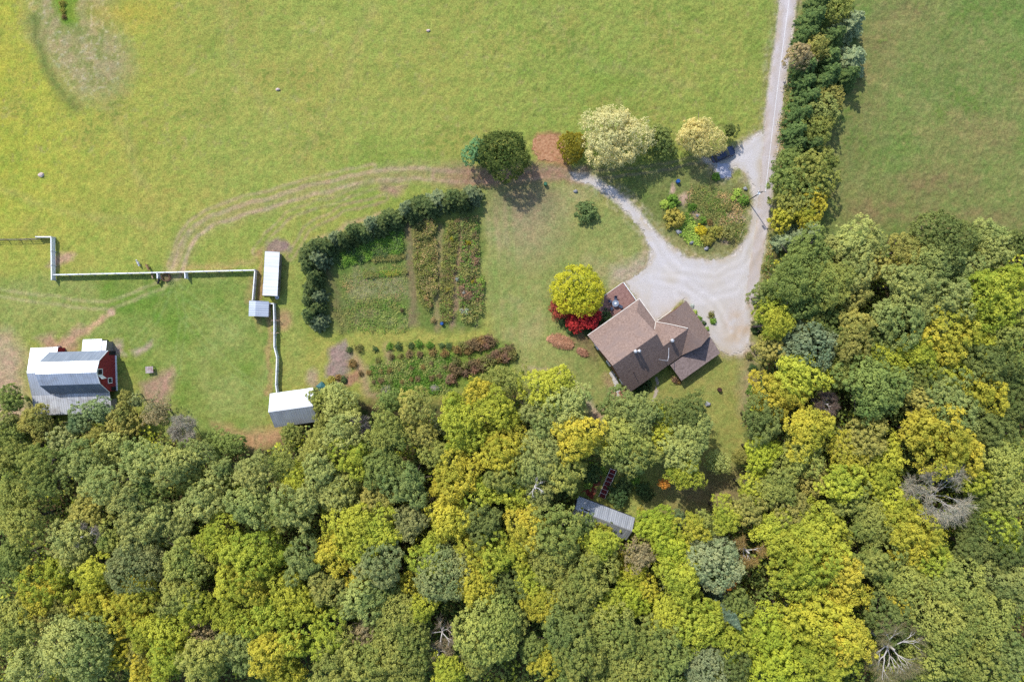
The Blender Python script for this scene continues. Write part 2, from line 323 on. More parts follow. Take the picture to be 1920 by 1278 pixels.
lay(sm(dline([(206, 578), (175, 605), (150, 632), (128, 648)], U, V) - 5, 4) * .9, C(198, 164, 126)); lay(sm(np.hypot((U - 205) / 6, (V - 581) / 6) - 1, .4), C(205, 172, 142))
for k, pl in enumerate(([(330, 530), (345, 600), (330, 700), (300, 770)], [(322, 520), (290, 600), (250, 640)], [(350, 600), (420, 680), (500, 740)], [(235, 560), (330, 540), (440, 620)])):
    ruts(pl, 6, 1.6, C(156, 170, 100), .45)
lay(sm(dline([(505, 585), (508, 640), (506, 735)], U, V) - 5, 3) * .8, C(176, 150, 100)); lay(sm(dline([(470, 520), (464, 560)], U, V) - 7, 6) * .6, C(168, 142, 98)); lay(sm(dline([(350, 500), (420, 497), (470, 486), (490, 465)], U, V) - 5, 5) * .7, C(186, 160, 104))
lay(sm(np.hypot((U - 530) / 14, (V - 597) / 20) - 1, .5) * .8, C(184, 148, 112)); lay(sm(np.hypot((U - 487) / 7, (V - 540) / 60) - 1, .5) * .8, C(176, 138, 96))
# stock trails, weed clumps and faint cutting lines in the hay
for pl in ([(205, 190), (238, 250), (258, 320), (272, 350)], [(420, 0), (440, 120), (520, 240)], [(700, 10), (640, 160), (560, 300)], [(1000, 20), (1120, 120), (1300, 160)], [(1600, 120), (1720, 200), (1900, 240)], [(0, 350), (120, 400), (300, 420)]):
    lay(sm(dline(pl, U, V) - 6, 9) * .4 * np.clip(n3 * 1.6, 0, 1), C(172, 158, 102))
hay = sm(V0 - 330, 40) * sm(U0 - 1440, 20) * (1 - scr); cut = np.sin((U0 * .22 + V0 * .97 + wx * 1.2) * 6.283 / 46); lay(hay * np.clip(cut, 0, 1) * .16, C(134, 146, 74))
lay(np.maximum(hay, rf) * np.clip((n4 * n2 - .40) * 7, 0, 1) * .55, C(96, 122, 50)); lay(np.maximum(hay, rf) * np.clip((.14 - n4 * n3) * 9, 0, 1) * .5, C(184, 174, 112))
# bare earth
EARTH = [([(-300, 610), (20, 625), (45, 660), (48, 740), (55, 790), (-300, 800)], C(190, 164, 132), 18), ([(70, 640), (95, 622), (110, 640), (150, 610), (160, 625), (148, 662), (100, 664)], C(184, 152, 120), 8),
         ([(265, 715), (320, 690), (325, 705), (312, 735), (300, 765), (270, 745)], C(178, 146, 122), 8), ([(205, 645), (225, 640), (232, 660), (215, 665)], C(190, 166, 146), 6), ([(245, 655), (285, 640), (280, 648), (248, 668)], C(190, 166, 146), 5),
         ([(400, 795), (450, 812), (520, 800), (540, 830), (480, 850), (430, 830)], C(190, 152, 112), 12), ([(500, 450), (520, 443), (545, 455), (545, 472), (498, 472)], C(158, 134, 122), 5), ([(105, 482), (138, 472), (135, 490), (108, 502), (88, 500)], C(196, 160, 130), 6),
         ([(1000, 258), (1020, 252), (1050, 254), (1064, 290), (1066, 312), (1010, 306), (998, 285)], C(178, 128, 96), 6), ([(715, 345), (760, 350), (740, 366), (715, 360)], C(170, 142, 114), 8), ([(590, 610), (640, 600), (660, 630)], C(120, 130, 70), 10),
         ([(1128, 760), (1112, 768), (1105, 790), (1118, 800), (1130, 780)], C(190, 160, 136), 6), ([(1048, 690), (1110, 745), (1118, 772), (1108, 775), (1095, 745), (1040, 698)], C(186, 168, 138), 6), ([(985, 683), (1040, 688), (1045, 694), (985, 690)], C(186, 170, 126), 4),
         ([(1150, 500), (1215, 470), (1222, 495), (1175, 530), (1140, 532)], C(186, 170, 142), 12), ([(1355, 598), (1410, 590), (1410, 655), (1360, 660)], C(200, 178, 150), 14), ([(1140, 700), (1150, 745), (1180, 760), (1200, 745), (1170, 740)], C(186, 152, 122), 8), ([(1120, 640), (1100, 600), (1080, 640), (1120, 680)], C(134, 116, 84), 14)]
for pl, col, s_ in EARTH: lay(sm(sdf(pl, U, V), s_) * (0.75 + 0.4 * n3), col)
# dry grass below the red and yellow maple, verge along the road
lay(sm(dline([(1490, 0), (1470, 150), (1455, 300), (1445, 400), (1425, 540)], Us, Vs) - 15, 8) * .55 * sm(1455 - U0 - (V0 - 300) * .12, 14), C(128, 128, 76))
# forest floor
fo = sm(sdf(FOREST, U, V), 10); lay(fo, C(104, 92, 62)); lay(fo * np.clip((n3 - .5) * 5, 0, 1) * .8, C(84, 100, 50))
fr = np.minimum(sdf(ROAD, U, V), sdf(DRIVE, U, V)); lay(sm(fr - 7, 8) * np.clip((n4 - .38) * 3.5, 0, 1) * .75, C(186, 172, 150)); lay(sm(fr - 12, 9) * .35, C(160, 146, 104))
# under the gravel the ground is gravel too
gr = np.maximum(np.maximum(sm(sdf(ROAD, Us, Vs), 3), sm(sdf(DRIVE, U0 + wx * .5, V0 + wy * .5), 4)), 0); lay(gr, C(204, 194, 184))
alb *= (0.77 + 0.36 * n4)[..., None]
n5 = fbm(GX, GY, .9, 61, 3, .7); m5 = np.clip((n5 - .5) * 3.2, -1, 1)[..., None] * (1 - np.clip(gr, 0, 1))[..., None]
alb *= 1 + m5 * np.array([.16, .04, .10], np.float32)
alb = alb * (1 + .12 * np.clip(gr, 0, 1)[..., None])
far_ = (np.abs(GX) > 104.5) | (np.abs(GY) > 72.5); alb[far_] = np.where(fo[far_][:, None] > .5, C(96, 96, 58), C(148, 158, 82))
rough_amp = np.full(GX.shape, 0.10, np.float32)
rough_amp = np.where(U0 < 900, 0.085, 0.13) * (1 - 0.55 * lawn) * (1 - 0.5 * south) * (1 - np.clip(gr, 0, 1)) * (1 - 0.6 * scr)
rough_amp = np.where((np.abs(GX) > 104.1) | (np.abs(GY) > 72.1), 0, rough_amp)
hz = (n4 - 0.5) * 1.7 + (fbm(GX, GY, 1.1, 77, 3) - 0.5) * 1.6
GZ = hz * rough_amp - 0.05 * (gr > 0.5)
me = bpy.data.meshes.new('ground')
ny, nx = GX.shape; idx = np.arange(nx * ny).reshape(ny, nx)
q = np.stack([idx[:-1, :-1], idx[:-1, 1:], idx[1:, 1:], idx[1:, :-1]], -1).reshape(-1, 4)
me = fastmesh('ground', np.stack([GX, GY, GZ], -1).reshape(-1, 3), q)
ca = me.color_attributes.new('albedo', 'FLOAT_COLOR', 'POINT'); ca.data.foreach_set('color', np.concatenate([alb, np.ones(GX.shape + (1,), np.float32)], -1).astype(np.float32).ravel())
me.polygons.foreach_set('use_smooth', np.ones(len(q), bool))
gm, gt, gp = newmat('meadow_ground'); L = gt.links.new
at = N(gt, 'ShaderNodeAttribute', attribute_name='albedo'); tc = N(gt, 'ShaderNodeTexCoord')
no = N(gt, 'ShaderNodeTexNoise'); no.inputs['Scale'].default_value = 3.6; no.inputs['Detail'].default_value = 5; no.inputs['Roughness'].default_value = .8; L(tc.outputs['Object'], no.inputs['Vector'])
mr = N(gt, 'ShaderNodeMapRange'); mr.inputs[1].default_value = .32; mr.inputs[2].default_value = .68; mr.inputs[3].default_value = .5; mr.inputs[4].default_value = 1.5; L(no.outputs[0], mr.inputs[0])
mu = N(gt, 'ShaderNodeMix', data_type='RGBA', blend_type='MULTIPLY'); mu.inputs[0].default_value = 1; L(at.outputs['Color'], mu.inputs[6]); L(mr.outputs[0], mu.inputs[7]); L(mu.outputs[2], gp.inputs['Base Color'])
gp.inputs['Roughness'].default_value = 1; gp.inputs['Specular IOR Level'].default_value = 0.05
b = N(gt, 'ShaderNodeBump'); b.inputs['Strength'].default_value = .45; b.inputs['Distance'].default_value = .12; L(no.outputs[0], b.inputs['Height']); L(b.outputs[0], gp.inputs['Normal'])
me.materials.append(gm)
ground = bpy.data.objects.new('ground', me); COL.objects.link(ground); tag(ground, kind='structure')

# gravel sheets, cut ragged along their edges
WEAR = [[(1475, -100), (1462, 90), (1448, 230), (1438, 340), (1428, 430), (1412, 520), (1398, 600), (1390, 640)], [(1430, 420), (1400, 490), (1340, 520), (1270, 510), (1225, 450), (1185, 395), (1130, 350), (1075, 328)], [(1430, 470), (1380, 540), (1310, 560), (1270, 550)], [(1440, 250), (1400, 285), (1350, 306)], [(1230, 520), (1280, 530), (1340, 570), (1360, 620)]]
def gravel(name, poly, mat_, z, jit, xr, yr, step=0.18):
    x = np.arange(xr[0], xr[1], step); y = np.arange(yr[0], yr[1], step); X, Y = np.meshgrid(x, y)
    u = 960 + X * 10 + (fbm(X, Y, 2.0, 41, 4, .65) - .5) * jit; v = 639 - Y * 10 + (fbm(X, Y, 2.0, 43, 4, .65) - .5) * jit
    m = sdf(poly, u, v) + (fbm(X, Y, .6, 45, 3, .8) - .5) * jit * 1.1 < -0.5; ny, nx = X.shape; idx = np.arange(nx * ny).reshape(ny, nx)
    keep = m[:-1, :-1] & m[1:, 1:] & m[1:, :-1] & m[:-1, 1:]
    q = np.stack([idx[:-1, :-1], idx[:-1, 1:], idx[1:, 1:], idx[1:, :-1]], -1)[keep]
    used = np.unique(q); rm = np.full(nx * ny, -1); rm[used] = np.arange(len(used))
    Z = z + (fbm(X, Y, .5, 47, 2) - .5) * .012
    me = fastmesh(name, np.stack([X, Y, Z], -1).reshape(-1, 3)[used], rm[q], mat_=mat_)
    wr_ = np.ones(X.shape + (3,), np.float32); uu = 960 + X * 10 + (fbm(X, Y, 3., 51, 3) - .5) * 14; vv = 639 - Y * 10
    for pl in WEAR:
        dd = dline(pl, uu, vv); on = sm(np.abs(dd - 8) - 3.2, 3) * np.clip(fbm(X, Y, 2.5, 55, 3) * 2 - .4, 0, 1); wr_ *= 1 + .10 * on[..., None]; mid = sm(dd - 3, 4) + .6 * sm(np.abs(dd - 17) - 3, 4); wr_ *= 1 - .085 * mid[..., None] * np.array([.7, .85, 1.25], np.float32) * np.clip(fbm(X, Y, 1.8, 57, 3) * 2 - .3, 0, 1)[..., None]
    eg = sm(-sdf(poly, uu, vv) - 6, 7)[..., None] * np.clip(fbm(X, Y, 1.2, 59, 3) * 2 - .5, 0, 1)[..., None]; wr_ *= 1 - eg * np.array([.12, .22, .42], np.float32)
    st_ = sm(np.hypot((uu - 1385) / 26, (vv - 615) / 40) - 1, .6)[..., None] * np.clip(fbm(X, Y, 1.5, 63, 3) * 2 - .4, 0, 1)[..., None]; wr_ *= 1 - st_ * np.array([.06, .2, .36], np.float32)
    ca = me.color_attributes.new('wear', 'FLOAT_COLOR', 'POINT'); ca.data.foreach_set('color', np.concatenate([wr_, np.ones(X.shape + (1,), np.float32)], -1).astype(np.float32).reshape(-1, 4)[used].ravel())
    o = bpy.data.objects.new(name, me); COL.objects.link(o); return tag(o, kind='structure')
GRAV = noisy('crushed_stone', A(196, 190, 188), A(222, 216, 214), 5.5, 1.0, 0.3, c3=A(204, 194, 180), scale3=0.14, spec=.05, bscale=9, detail=10)
ROADM = noisy('road_gravel', A(192, 183, 181), A(216, 207, 206), 5.0, 1.0, 0.3, c3=A(200, 188, 184), scale3=0.12, spec=.05, bscale=9, detail=10)
for m_ in (GRAV, ROADM):
    t_ = m_.node_tree; p_ = t_.nodes['Principled BSDF']; src = p_.inputs['Base Color'].links[0].from_socket
    at = N(t_, 'ShaderNodeAttribute', attribute_name='wear'); mu = N(t_, 'ShaderNodeMix', data_type='RGBA', blend_type='MULTIPLY'); mu.inputs[0].default_value = 1
    t_.links.new(src, mu.inputs[6]); t_.links.new(at.outputs['Color'], mu.inputs[7]); t_.links.new(mu.outputs[2], p_.inputs['Base Color'])
gravel('gravel_driveway', DRIVE, GRAV, 0.018, 12, (10, 50), (-4, 41))
gravel('road', ROAD, ROADM, 0.032, 5, (40, 56), (2, 92))
gravel('gravel_patch', PATCH, noisy('pale_gravel', A(190, 190, 204), A(214, 214, 226), 2, 1, .2, spec=.05), 0.026, 9, (36, 44), (28, 36))
gravel('stone_path', [(1146, 690), (1156, 700), (1162, 722), (1166, 742), (1157, 745), (1150, 730), (1147, 712), (1140, 700)], noisy('white_stones', A(178, 172, 166), A(236, 232, 228), 5, 1, .4), 0.03, 5, (17, 22), (-12, -4))
gravel('path', [(1226, 700), (1234, 706), (1238, 720), (1234, 738), (1226, 754), (1218, 752), (1226, 736), (1229, 722)], noisy('pale_path', A(180, 164, 144), A(206, 192, 174), 2, 1, .2), 0.03, 2, (24, 30), (-13, -5))
gravel('soil_heap', [(1000, 258), (1022, 253), (1048, 255), (1058, 280), (1062, 304), (1030, 304), (1008, 302), (998, 282)], noisy('turned_soil', A(166, 116, 84), A(206, 160, 122), 2.4, 1, 1.0, spec=.05), 0.05, 8, (3, 11), (32, 40))
gravel('brick_mulch', [(1086, 920), (1100, 915), (1112, 900), (1122, 888), (1132, 893), (1122, 915), (1114, 938), (1098, 930)], noisy('red_mulch', A(108, 42, 34), A(160, 72, 54), 3, 1, .6, c3=A(176, 128, 96), scale3=.6), 0.03, 7, (11, 19), (-31, -24))
# ------------------------------------------------------------------ shared materials
TIN = ribbed('galvanised_roof', (.44, .47, .52), (.52, .55, .60), .42, rough=.52, metal=.6, dark=.82, rib=.2, stain=(.36, .36, .37))
TINY = ribbed('galvanised_roof_seams_across', (.48, .49, .51), (.57, .58, .60), .62, axis='Y', dark=.94, rib=.12, rough=.6)
TINOLD = ribbed('old_galvanised_roof', (.40, .41, .43), (.52, .53, .55), .42, stain=(.26, .235, .215), rough=.6)
TINGREY = ribbed('weathered_grey_roof', (.34, .36, .40), (.46, .48, .52), .38, rough=.5, metal=.5, dark=.8)
TINLOW = ribbed('shade_dimmed_galvanised_roof', (.17, .20, .25), (.23, .26, .31), .42, rough=.6, metal=.2, dark=.85, rib=.2)  # barn tin dimmed: shade and dull reflection of the steep slopes put into colour
REDW = noisy('red_barn_boards', (.20, .022, .028), (.28, .035, .04), 2.5, .75, .1)
WHITE = noisy('white_paint', (.68, .68, .67), (.80, .80, .79), 2, .6)
DARK = noisy('dark_opening', (.012, .012, .014), (.02, .02, .022), 2, .8)
GREYW = noisy('weathered_boards', (.16, .14, .12), (.26, .235, .21), 3, .9, .2)
BROWNW = noisy('brown_boards', (.10, .045, .028), (.16, .075, .045), 2.5, .8, .1)
SHING = noisy('brown_shingles', A(138, 116, 106), A(172, 148, 136), 3.4, .95, .35, c3=A(150, 130, 122), scale3=.5, spec=.1, detail=9)
METAL = noisy('flue_metal', (.42, .42, .43), (.55, .55, .56), 4, .4, metal=.6)
GLASS, _t, _p = newmat('window_glass'); _p.inputs['Base Color'].default_value = (.03, .04, .05, 1); _p.inputs['Roughness'].default_value = .08; _p.inputs['Specular IOR Level'].default_value = .6
CONC = noisy('stone_grey', (.30, .29, .28), (.46, .45, .44), 3, .9, .4)

# ------------------------------------------------------------------ barn (local x east along the ridge, y north)
BX, BY = -79.5, -5.75
barn = empty('barn', (BX, BY, 0), R_(1.8), 'red gambrel barn under silver metal roofs with lean-tos around it', 'barn')
x0, x1 = -5.35, 5.45                              # ridge ends
prof = [(3.85, 2.7), (2.1, 5.5), (0, 6.5), (-2.1, 5.5), (-3.85, 2.7)]
m = MB(); wp = [(3.7, 0), (3.7, 2.66), (2.0, 5.36), (0, 6.32), (-2.0, 5.36), (-3.7, 2.66), (-3.7, 0)]
m.slab([(x1 - .22, y, z) for y, z in wp], .14, (-1, 0, 0)); m.slab([(x0 + .2, y, z) for y, z in wp], .14, (1, 0, 0))
m.box(x0 + .2, x1 - .36, 3.5, 3.66, 0, 2.6); m.box(x0 + .2, x1 - .36, -3.66, -3.5, 0, 2.6)
m.build('wall', REDW, barn)
for i, nm in enumerate(('lower_roof', 'upper_roof', 'upper_roof', 'lower_roof')):
    (ya, za), (yb, zb) = prof[i], prof[i + 1]
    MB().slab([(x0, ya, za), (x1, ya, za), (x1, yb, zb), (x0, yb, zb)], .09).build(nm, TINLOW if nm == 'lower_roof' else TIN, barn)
m = MB()
for i in range(4):
    (ya, za), (yb, zb) = prof[i], prof[i + 1]
    m.slab([(x1, ya, za + .03), (x1 + .06, ya, za + .03), (x1 + .06, yb, zb + .03), (x1, yb, zb + .03)], .2)
m.build('rake_trim', WHITE, barn)
def framed(parent, xw, ya, yb, za, zb, name='window', pane=GLASS, fw=.14):
    f = MB(); f.box(xw, xw + .07, ya - fw, ya, za - fw, zb + fw); f.box(xw, xw + .07, yb, yb + fw, za - fw, zb + fw); f.box(xw, xw + .07, ya, yb, zb, zb + fw); f.box(xw, xw + .07, ya, yb, za - fw, za)
    o = f.build(name, WHITE, parent); MB().box(xw, xw + .03, ya, yb, za, zb).build('pane', pane, o); return o
xw = x1 - .215
framed(barn, xw, -2.1, -1.3, 1.5, 2.5)
framed(barn, xw, -.45, .45, 4.35, 5.65, 'loft_door', DARK)
MB().slab([(xw + .05, -.6, 4.3), (xw + .75, -1.15, 4.3), (xw + .75, -1.2, 5.6), (xw + .05, -.65, 5.6)], .06, (0, -1, 0)).build('loft_door_leaf', WHITE, barn)
MB().box(xw, xw + .05, 3.0, 3.7, 0, 2.0).build('stable_door', DARK, barn)
m = MB(); m.box(xw + .01, xw + .25, -3.7, 2.9, 0, .18); m.build('base_trim', WHITE, barn)
MB().box(xw, xw + .05, -3.6, -2.9, .05, 1.7).build('stable_door', DARK, barn)
# west wing, its north slope reaching along the barn
m = MB(); m.slab([(-9.0, 4.75, 2.3), (-3.95, 4.75, 2.3), (-3.95, 3.3, 2.72), (-5.3, 3.3, 2.72), (-5.3, .2, 3.5), (-9.0, .2, 3.5)], .09); m.build('wing_roof', TIN, barn)
MB().slab([(-9.0, .2, 3.5), (-5.3, .2, 3.5), (-5.3, -4.0, 2.42), (-9.0, -4.0, 2.42)], .09).build('wing_roof', TIN, barn)
m = MB(); m.box(-8.85, -4.1, 4.5, 4.62, 0, 2.2); m.box(-8.85, -8.73, -3.9, 4.5, 0, 2.25); m.box(-4.22, -4.1, 3.75, 4.5, 0, 2.2); m.build('wing_wall', REDW, barn)
# long south lean-to
MB().slab([(-9.0, -4.0, 2.40), (-5.3, -4.0, 2.40), (-5.3, -3.72, 2.5), (5.35, -3.72, 2.5), (5.35, -7.7, 1.8), (-9.0, -7.7, 1.8)], .09).build('lean_to_roof', TINOLD, barn)
m = MB(); m.box(-8.85, 5.2, -7.55, -7.43, 0, 1.72); m.box(-8.85, -8.73, -7.4, -4.0, 0, 1.75); m.box(5.08, 5.2, -7.4, -5.2, 0, 1.75); m.build('lean_to_wall', GREYW, barn)
# small north-east annexe in two steps
MB().slab([(.6, 6.0, 2.15), (4.1, 6.0, 2.15), (4.1, 3.86, 2.62), (.6, 3.86, 2.62)], .09).build('annexe_roof', TIN, barn)
MB().slab([(4.12, 5.65, 2.1), (4.95, 5.65, 2.1), (4.95, 3.86, 2.5), (4.12, 3.86, 2.5)], .09).build('annexe_roof', TIN, barn)
m = MB(); m.box(.75, 4.0, 5.75, 5.87, 0, 2.05); m.box(.75, .87, 3.7, 5.75, 0, 2.1); m.box(4.7, 4.82, 3.7, 5.5, 0, 2.0); m.build('annexe_wall', GREYW, barn)
# red cart in the gap
ct = empty('farm_cart', P(112, 653), R_(3), 'small red and white cart in the gap between the barn wings', 'cart')
MB().box(-.55, .55, -.3, .3, .45, .55).build('bed', noisy('cart_red', (.22, .03, .03), (.3, .06, .05), 3), ct); m = MB(); m.box(-.55, .55, .3, .36, .45, .8); m.box(-.55, .55, -.36, -.3, .45, .8); m.build('side_board', WHITE, ct)
for s in (-1, 1): MB().tube([(0, s * .42, .3), (0, s * .5, .3)], [.3, .3], 14).build('wheel', DARK, ct)

# ------------------------------------------------------------------ open shed by the wood
def uv2(px, py): return px, py
shed = empty('pole_shed', ((-41.6) * .990 - (-0) * 0, 0, 0), 0, 'metal roofed shed at the wood edge, slope towards wood dark blue, tree overhanging its end', 'shed')
a = R_(8.0); shed.rotation_euler.z = a
# local axes: x along the ridge, y north; centre from ridge mid
wmid, tmid = -41.6, 6.55                          # metres along (.990,.139) and down (.139,-.990)
shed.location = (wmid * .990 + tmid * .139, wmid * .139 - tmid * .990, 0)
MB().slab([(-3.9, 3.15, 2.3), (4.2, 3.15, 2.3), (4.2, 0, 4.3), (-3.9, 0, 4.3)], .08).build('roof', TIN, shed)
MB().slab([(-3.9, -3.15, 2.3), (4.2, -3.15, 2.3), (4.2, 0, 4.3), (-3.9, 0, 4.3)], .08).build('roof', TIN, shed)
MB().slab([(-3.95, -.14, 4.27), (4.25, -.14, 4.27), (4.25, .1, 4.36), (-3.95, .1, 4.36)], .04).build('ridge_cap', WHITE, shed)
m = MB(); m.box(-3.6, 3.9, 2.8, 2.9, 0, 2.25); m.box(-3.6, -3.5, -2.9, 2.8, 0, 2.2); m.box(3.8, 3.9, -2.9, 2.8, 0, 2.2); m.slab([(-3.5, 2.7, 2.2), (-3.5, -2.7, 2.2), (-3.5, 0, 4.0)], .1, (-1, 0, 0)); m.slab([(3.8, 2.7, 2.2), (3.8, -2.7, 2.2), (3.8, 0, 4.0)], .1, (1, 0, 0)); m.build('wall', GREYW, shed)
for x in (-3.5, 0, 3.8): MB().box(x - .08, x + .08, -2.95, -2.79, 0, 2.2).build('post', GREYW, shed)
hut = empty('hut', P(602, 725, 1.2), R_(40), 'small square dark teal box hut at the corner of the metal-roofed shed', 'hut')
hut.location.z = 0
MB().box(-.62, .62, -.62, .62, 0, 1.1).build('wall', noisy('teal_wall', (.02, .07, .07), (.03, .09, .085), 3, .7), hut)
m = MB(); t_ = .74; m.add([(-t_, -t_, 1.1), (t_, -t_, 1.1), (t_, t_, 1.1), (-t_, t_, 1.1), (-.12, -.12, 1.4), (.12, -.12, 1.4), (.12, .12, 1.4), (-.12, .12, 1.4)], [(3, 2, 1, 0), (4, 5, 6, 7), (0, 1, 5, 4), (1, 2, 6, 5), (2, 3, 7, 6), (3, 0, 4, 7)]); m.build('lid', noisy('teal_lid', (.022, .085, .085), (.03, .11, .105), 3, .5), hut)

# ------------------------------------------------------------------ long hen house and gabled run shed
coop = empty('hen_house', P(508.5, 513, 2.1), R_(-3.0), 'long hen house with a plain white sheet roof and slatted ramps along one side', 'hen house'); coop.location.z = 0
MB().slab([(-1.3, 4.05, 2.25), (1.33, 4.05, 2.05), (1.33, -4.05, 2.05), (-1.3, -4.05, 2.25)], .08).build('roof', TINY, coop)
m = MB(); m.box(1.06, 1.16, -3.85, 3.85, .2, 1.95); m.box(-1.16, -1.06, -3.85, 3.85, .2, 2.1); m.box(-1.06, 1.06, 3.75, 3.85, .2, 1.95); m.box(-1.06, 1.06, -3.85, -3.75, .2, 1.95); m.build('wall', GREYW, coop)
for y in (1.3, -1.2, -2.1): MB().box(1.17, 1.2, y - .35, y + .35, .9, 1.5).build('window', DARK, coop)
m = MB()
for i in range(17): m.box(-2.0, -1.2, 3.85 - i * .34 - .13, 3.85 - i * .34 + .07, .28, .36)
m.box(-2.0, -1.9, -2.0, 4.0, .14, .28); m.box(-1.35, -1.25, -2.0, 4.0, .14, .28); m.build('slatted_ramp', noisy('pale_slats', (.34, .19, .11), (.46, .28, .17), 3, .9), coop)
MB().box(-2.05, -1.2, -4.0, -1.85, .3, .42).build('lid', noisy('lilac_grey_boards', (.30, .28, .33), (.38, .36, .41), 3, .8), coop)
tub = MB().lathe([(.30, 0), (.36, .3), (.37, .34), (.27, .34), (.25, .1), (.02, .08)], 16).build('water_tub', noisy('tub_white', (.6, .62, .65), (.7, .72, .74), 3, .5), None, P(520.6, 557.5)); tag(tub, 'round pale water tub at the low end of the hen house', 'tub')
run = empty('goat_shelter', P(485, 578.5, 2.0), R_(-2), 'small gabled shelter with blue-grey metal roof joining two fence runs', 'shelter'); run.location.z = 0
MB().slab([(-1.9, 1.42, 1.75), (-1.9, -1.42, 1.75), (-.35, -1.42, 2.65), (-.35, 1.42, 2.65)], .07).build('roof', ribbed('blue_grey_roof', (.40, .43, .50), (.50, .53, .58), .42, axis='Y'), run)
MB().slab([(1.75, 1.42, 1.75), (1.75, -1.42, 1.75), (-.35, -1.42, 2.65), (-.35, 1.42, 2.65)], .07).build('roof', bpy.data.materials['blue_grey_roof'], run)
m = MB(); m.box(-1.7, -1.62, -1.25, 1.25, 0, 1.8); m.box(1.5, 1.58, -1.25, 1.25, 0, 1.75); m.box(-1.62, 1.5, 1.17, 1.25, 0, 1.7); m.build('wall', GREYW, run)

# ------------------------------------------------------------------ fences
VIN = noisy('white_fence_boards', (.66, .66, .67), (.76, .76, .76), 1.5, .5)
VINP = noisy('white_fence_posts', (.46, .46, .48), (.58, .58, .58), 2.5, .6)
def fence(name, label, pts, h=1.25, mat_=VIN, rail_h=.25, nr=4, gap=.035, post_step=2.4, thick=.05, group='white board fences of the paddock', post=.1):
    c = pts[0]; root = empty(name, (c.x, c.y, 0), 0, label, 'fence', group)
    for i in range(len(pts) - 1):
        a, b = pts[i] - c, pts[i + 1] - c; d = b - a; ln = math.hypot(d.x, d.y); rz = math.atan2(d.y, d.x)
        n = max(1, round(ln / post_step))
        for k in range(n + 1):
            if k == 0 and i > 0: continue
            t = k / n; MB().box(-post, post, -post, post, 0, h + .1, rz, (a.x + d.x * t, a.y + d.y * t, 0)).build('post', VINP if mat_ is VIN else mat_, root)
        for r in range(nr):
            z1 = h - r * (rail_h + gap)
            if z1 - rail_h < 0.02: break
            MB().box(.02, ln - .02, -thick, thick, z1 - rail_h, z1, rz, (a.x, a.y, 0)).build('rail', mat_, root)
        if mat_ is VIN: MB().box(.02, ln - .02, -.085, .085, h + .003, h + .05, rz, (a.x, a.y, 0)).build('cap_rail', mat_, root)
    return root
H = 1.2
fence('board_fence', 'stepped white board fence between the wire fence and the long straight run', [P(68, 444, H), P(96, 444, H), P(97, 524, H)])
fence('board_fence', 'longest straight white board fence, crossing the paddock to the hen house', [P(101, 515, H), P(285, 511, H), P(478, 506, H)], rail_h=.16, gap=.12)
fence('board_fence', 'short white fence run between hen house and small gabled shelter', [P(478, 507, H), P(473.5, 562, H)])
fence('board_fence', 'white board fence running from the gabled shelter down to the metal-roofed shed', [P(503.5, 569, H), P(513, 569, H), P(514, 604, H), P(514, 650, H), P(519, 670, H), P(517, 720, H), P(519, 736, H)])
for (x, lb) in ((294.5, 'stubby white fence wing on the barn side of the paddock gap'), (346.5, 'stubby white fence wing on the hen-house side of the paddock gap')):
    fence('fence_wing', lb, [P(x, 510.5, H), P(x + 1, 521, H)], rail_h=.26, gap=.03, post_step=1.2, group='fence wings at the gap')
WOODF = noisy('grey_fence_wood', (.10, .085, .065), (.18, .155, .12), 4, .9)
fence('post_and_wire_fence', 'old grey wooden post fence leading off from the white boards', [P(-40, 448, H), P(30, 448, H), P(68, 447, H)], h=1.15, mat_=WOODF, rail_h=.09, gap=.36, nr=3, post_step=2.2, thick=.03, group=None, post=.055)
for (y, lb) in ((601, 'brown cross rail jutting from the white fence nearest the gabled shelter'), (624, 'pale cross rail jutting from the white fence further from the shelter')):
    p = P(512, y); o = MB().tube([(0, 0, 1.0), (.7, .02, .95), (1.35, 0, .9)], [.05, .05, .045], 6).tube([(1.3, 0, 0), (1.3, 0, .92)], [.05, .05], 6).build('cross_rail', noisy('rail_wood' + str(y), (.3, .2, .14), (.42, .3, .22), 3), None, p); tag(o, lb, 'rail')

# ------------------------------------------------------------------ table in the yard, goats, hay ring, stones in the field
tb = empty('garden_table', P(284, 692.5), R_(4), 'weathered white and red wooden table standing in the barn yard', 'table')
m = MB()
for i in range(5): m.box(-.72 + i * .29, -.47 + i * .29, -.62, .62, .72, .77)
m.build('tabletop', noisy('faded_white_red', A(170, 150, 150), A(216, 206, 204), 2.4, .8, c3=A(150, 60, 70), scale3=1.2), tb)
for sx in (-1, 1):
    for sy in (-1, 1): MB().box(sx * .6 - .05, sx * .6 + .05, sy * .5 - .05, sy * .5 + .05, 0, .72).build('leg', GREYW, tb)
def skin_body(name, m, verts, edges, rad, parent=None, sub=2):
    me = bpy.data.meshes.new(name); me.from_pydata(verts, edges, []); o = bpy.data.objects.new(name, me); COL.objects.link(o)
    s = o.modifiers.new('skin', 'SKIN'); s.use_smooth_shade = True
    lay_ = me.skin_vertices[0].data if me.skin_vertices else None
    if lay_ is None: me.skin_vertices.new(name='skin') if hasattr(me.skin_vertices, 'new') else None; lay_ = me.skin_vertices[0].data
    for i, r in enumerate(rad): lay_[i].radius = (r, r)
    lay_[0].use_root = True
    u = o.modifiers.new('smooth', 'SUBSURF'); u.levels = 1; u.render_levels = sub
    me.materials.append(m)
    if parent: o.parent = parent
    return o
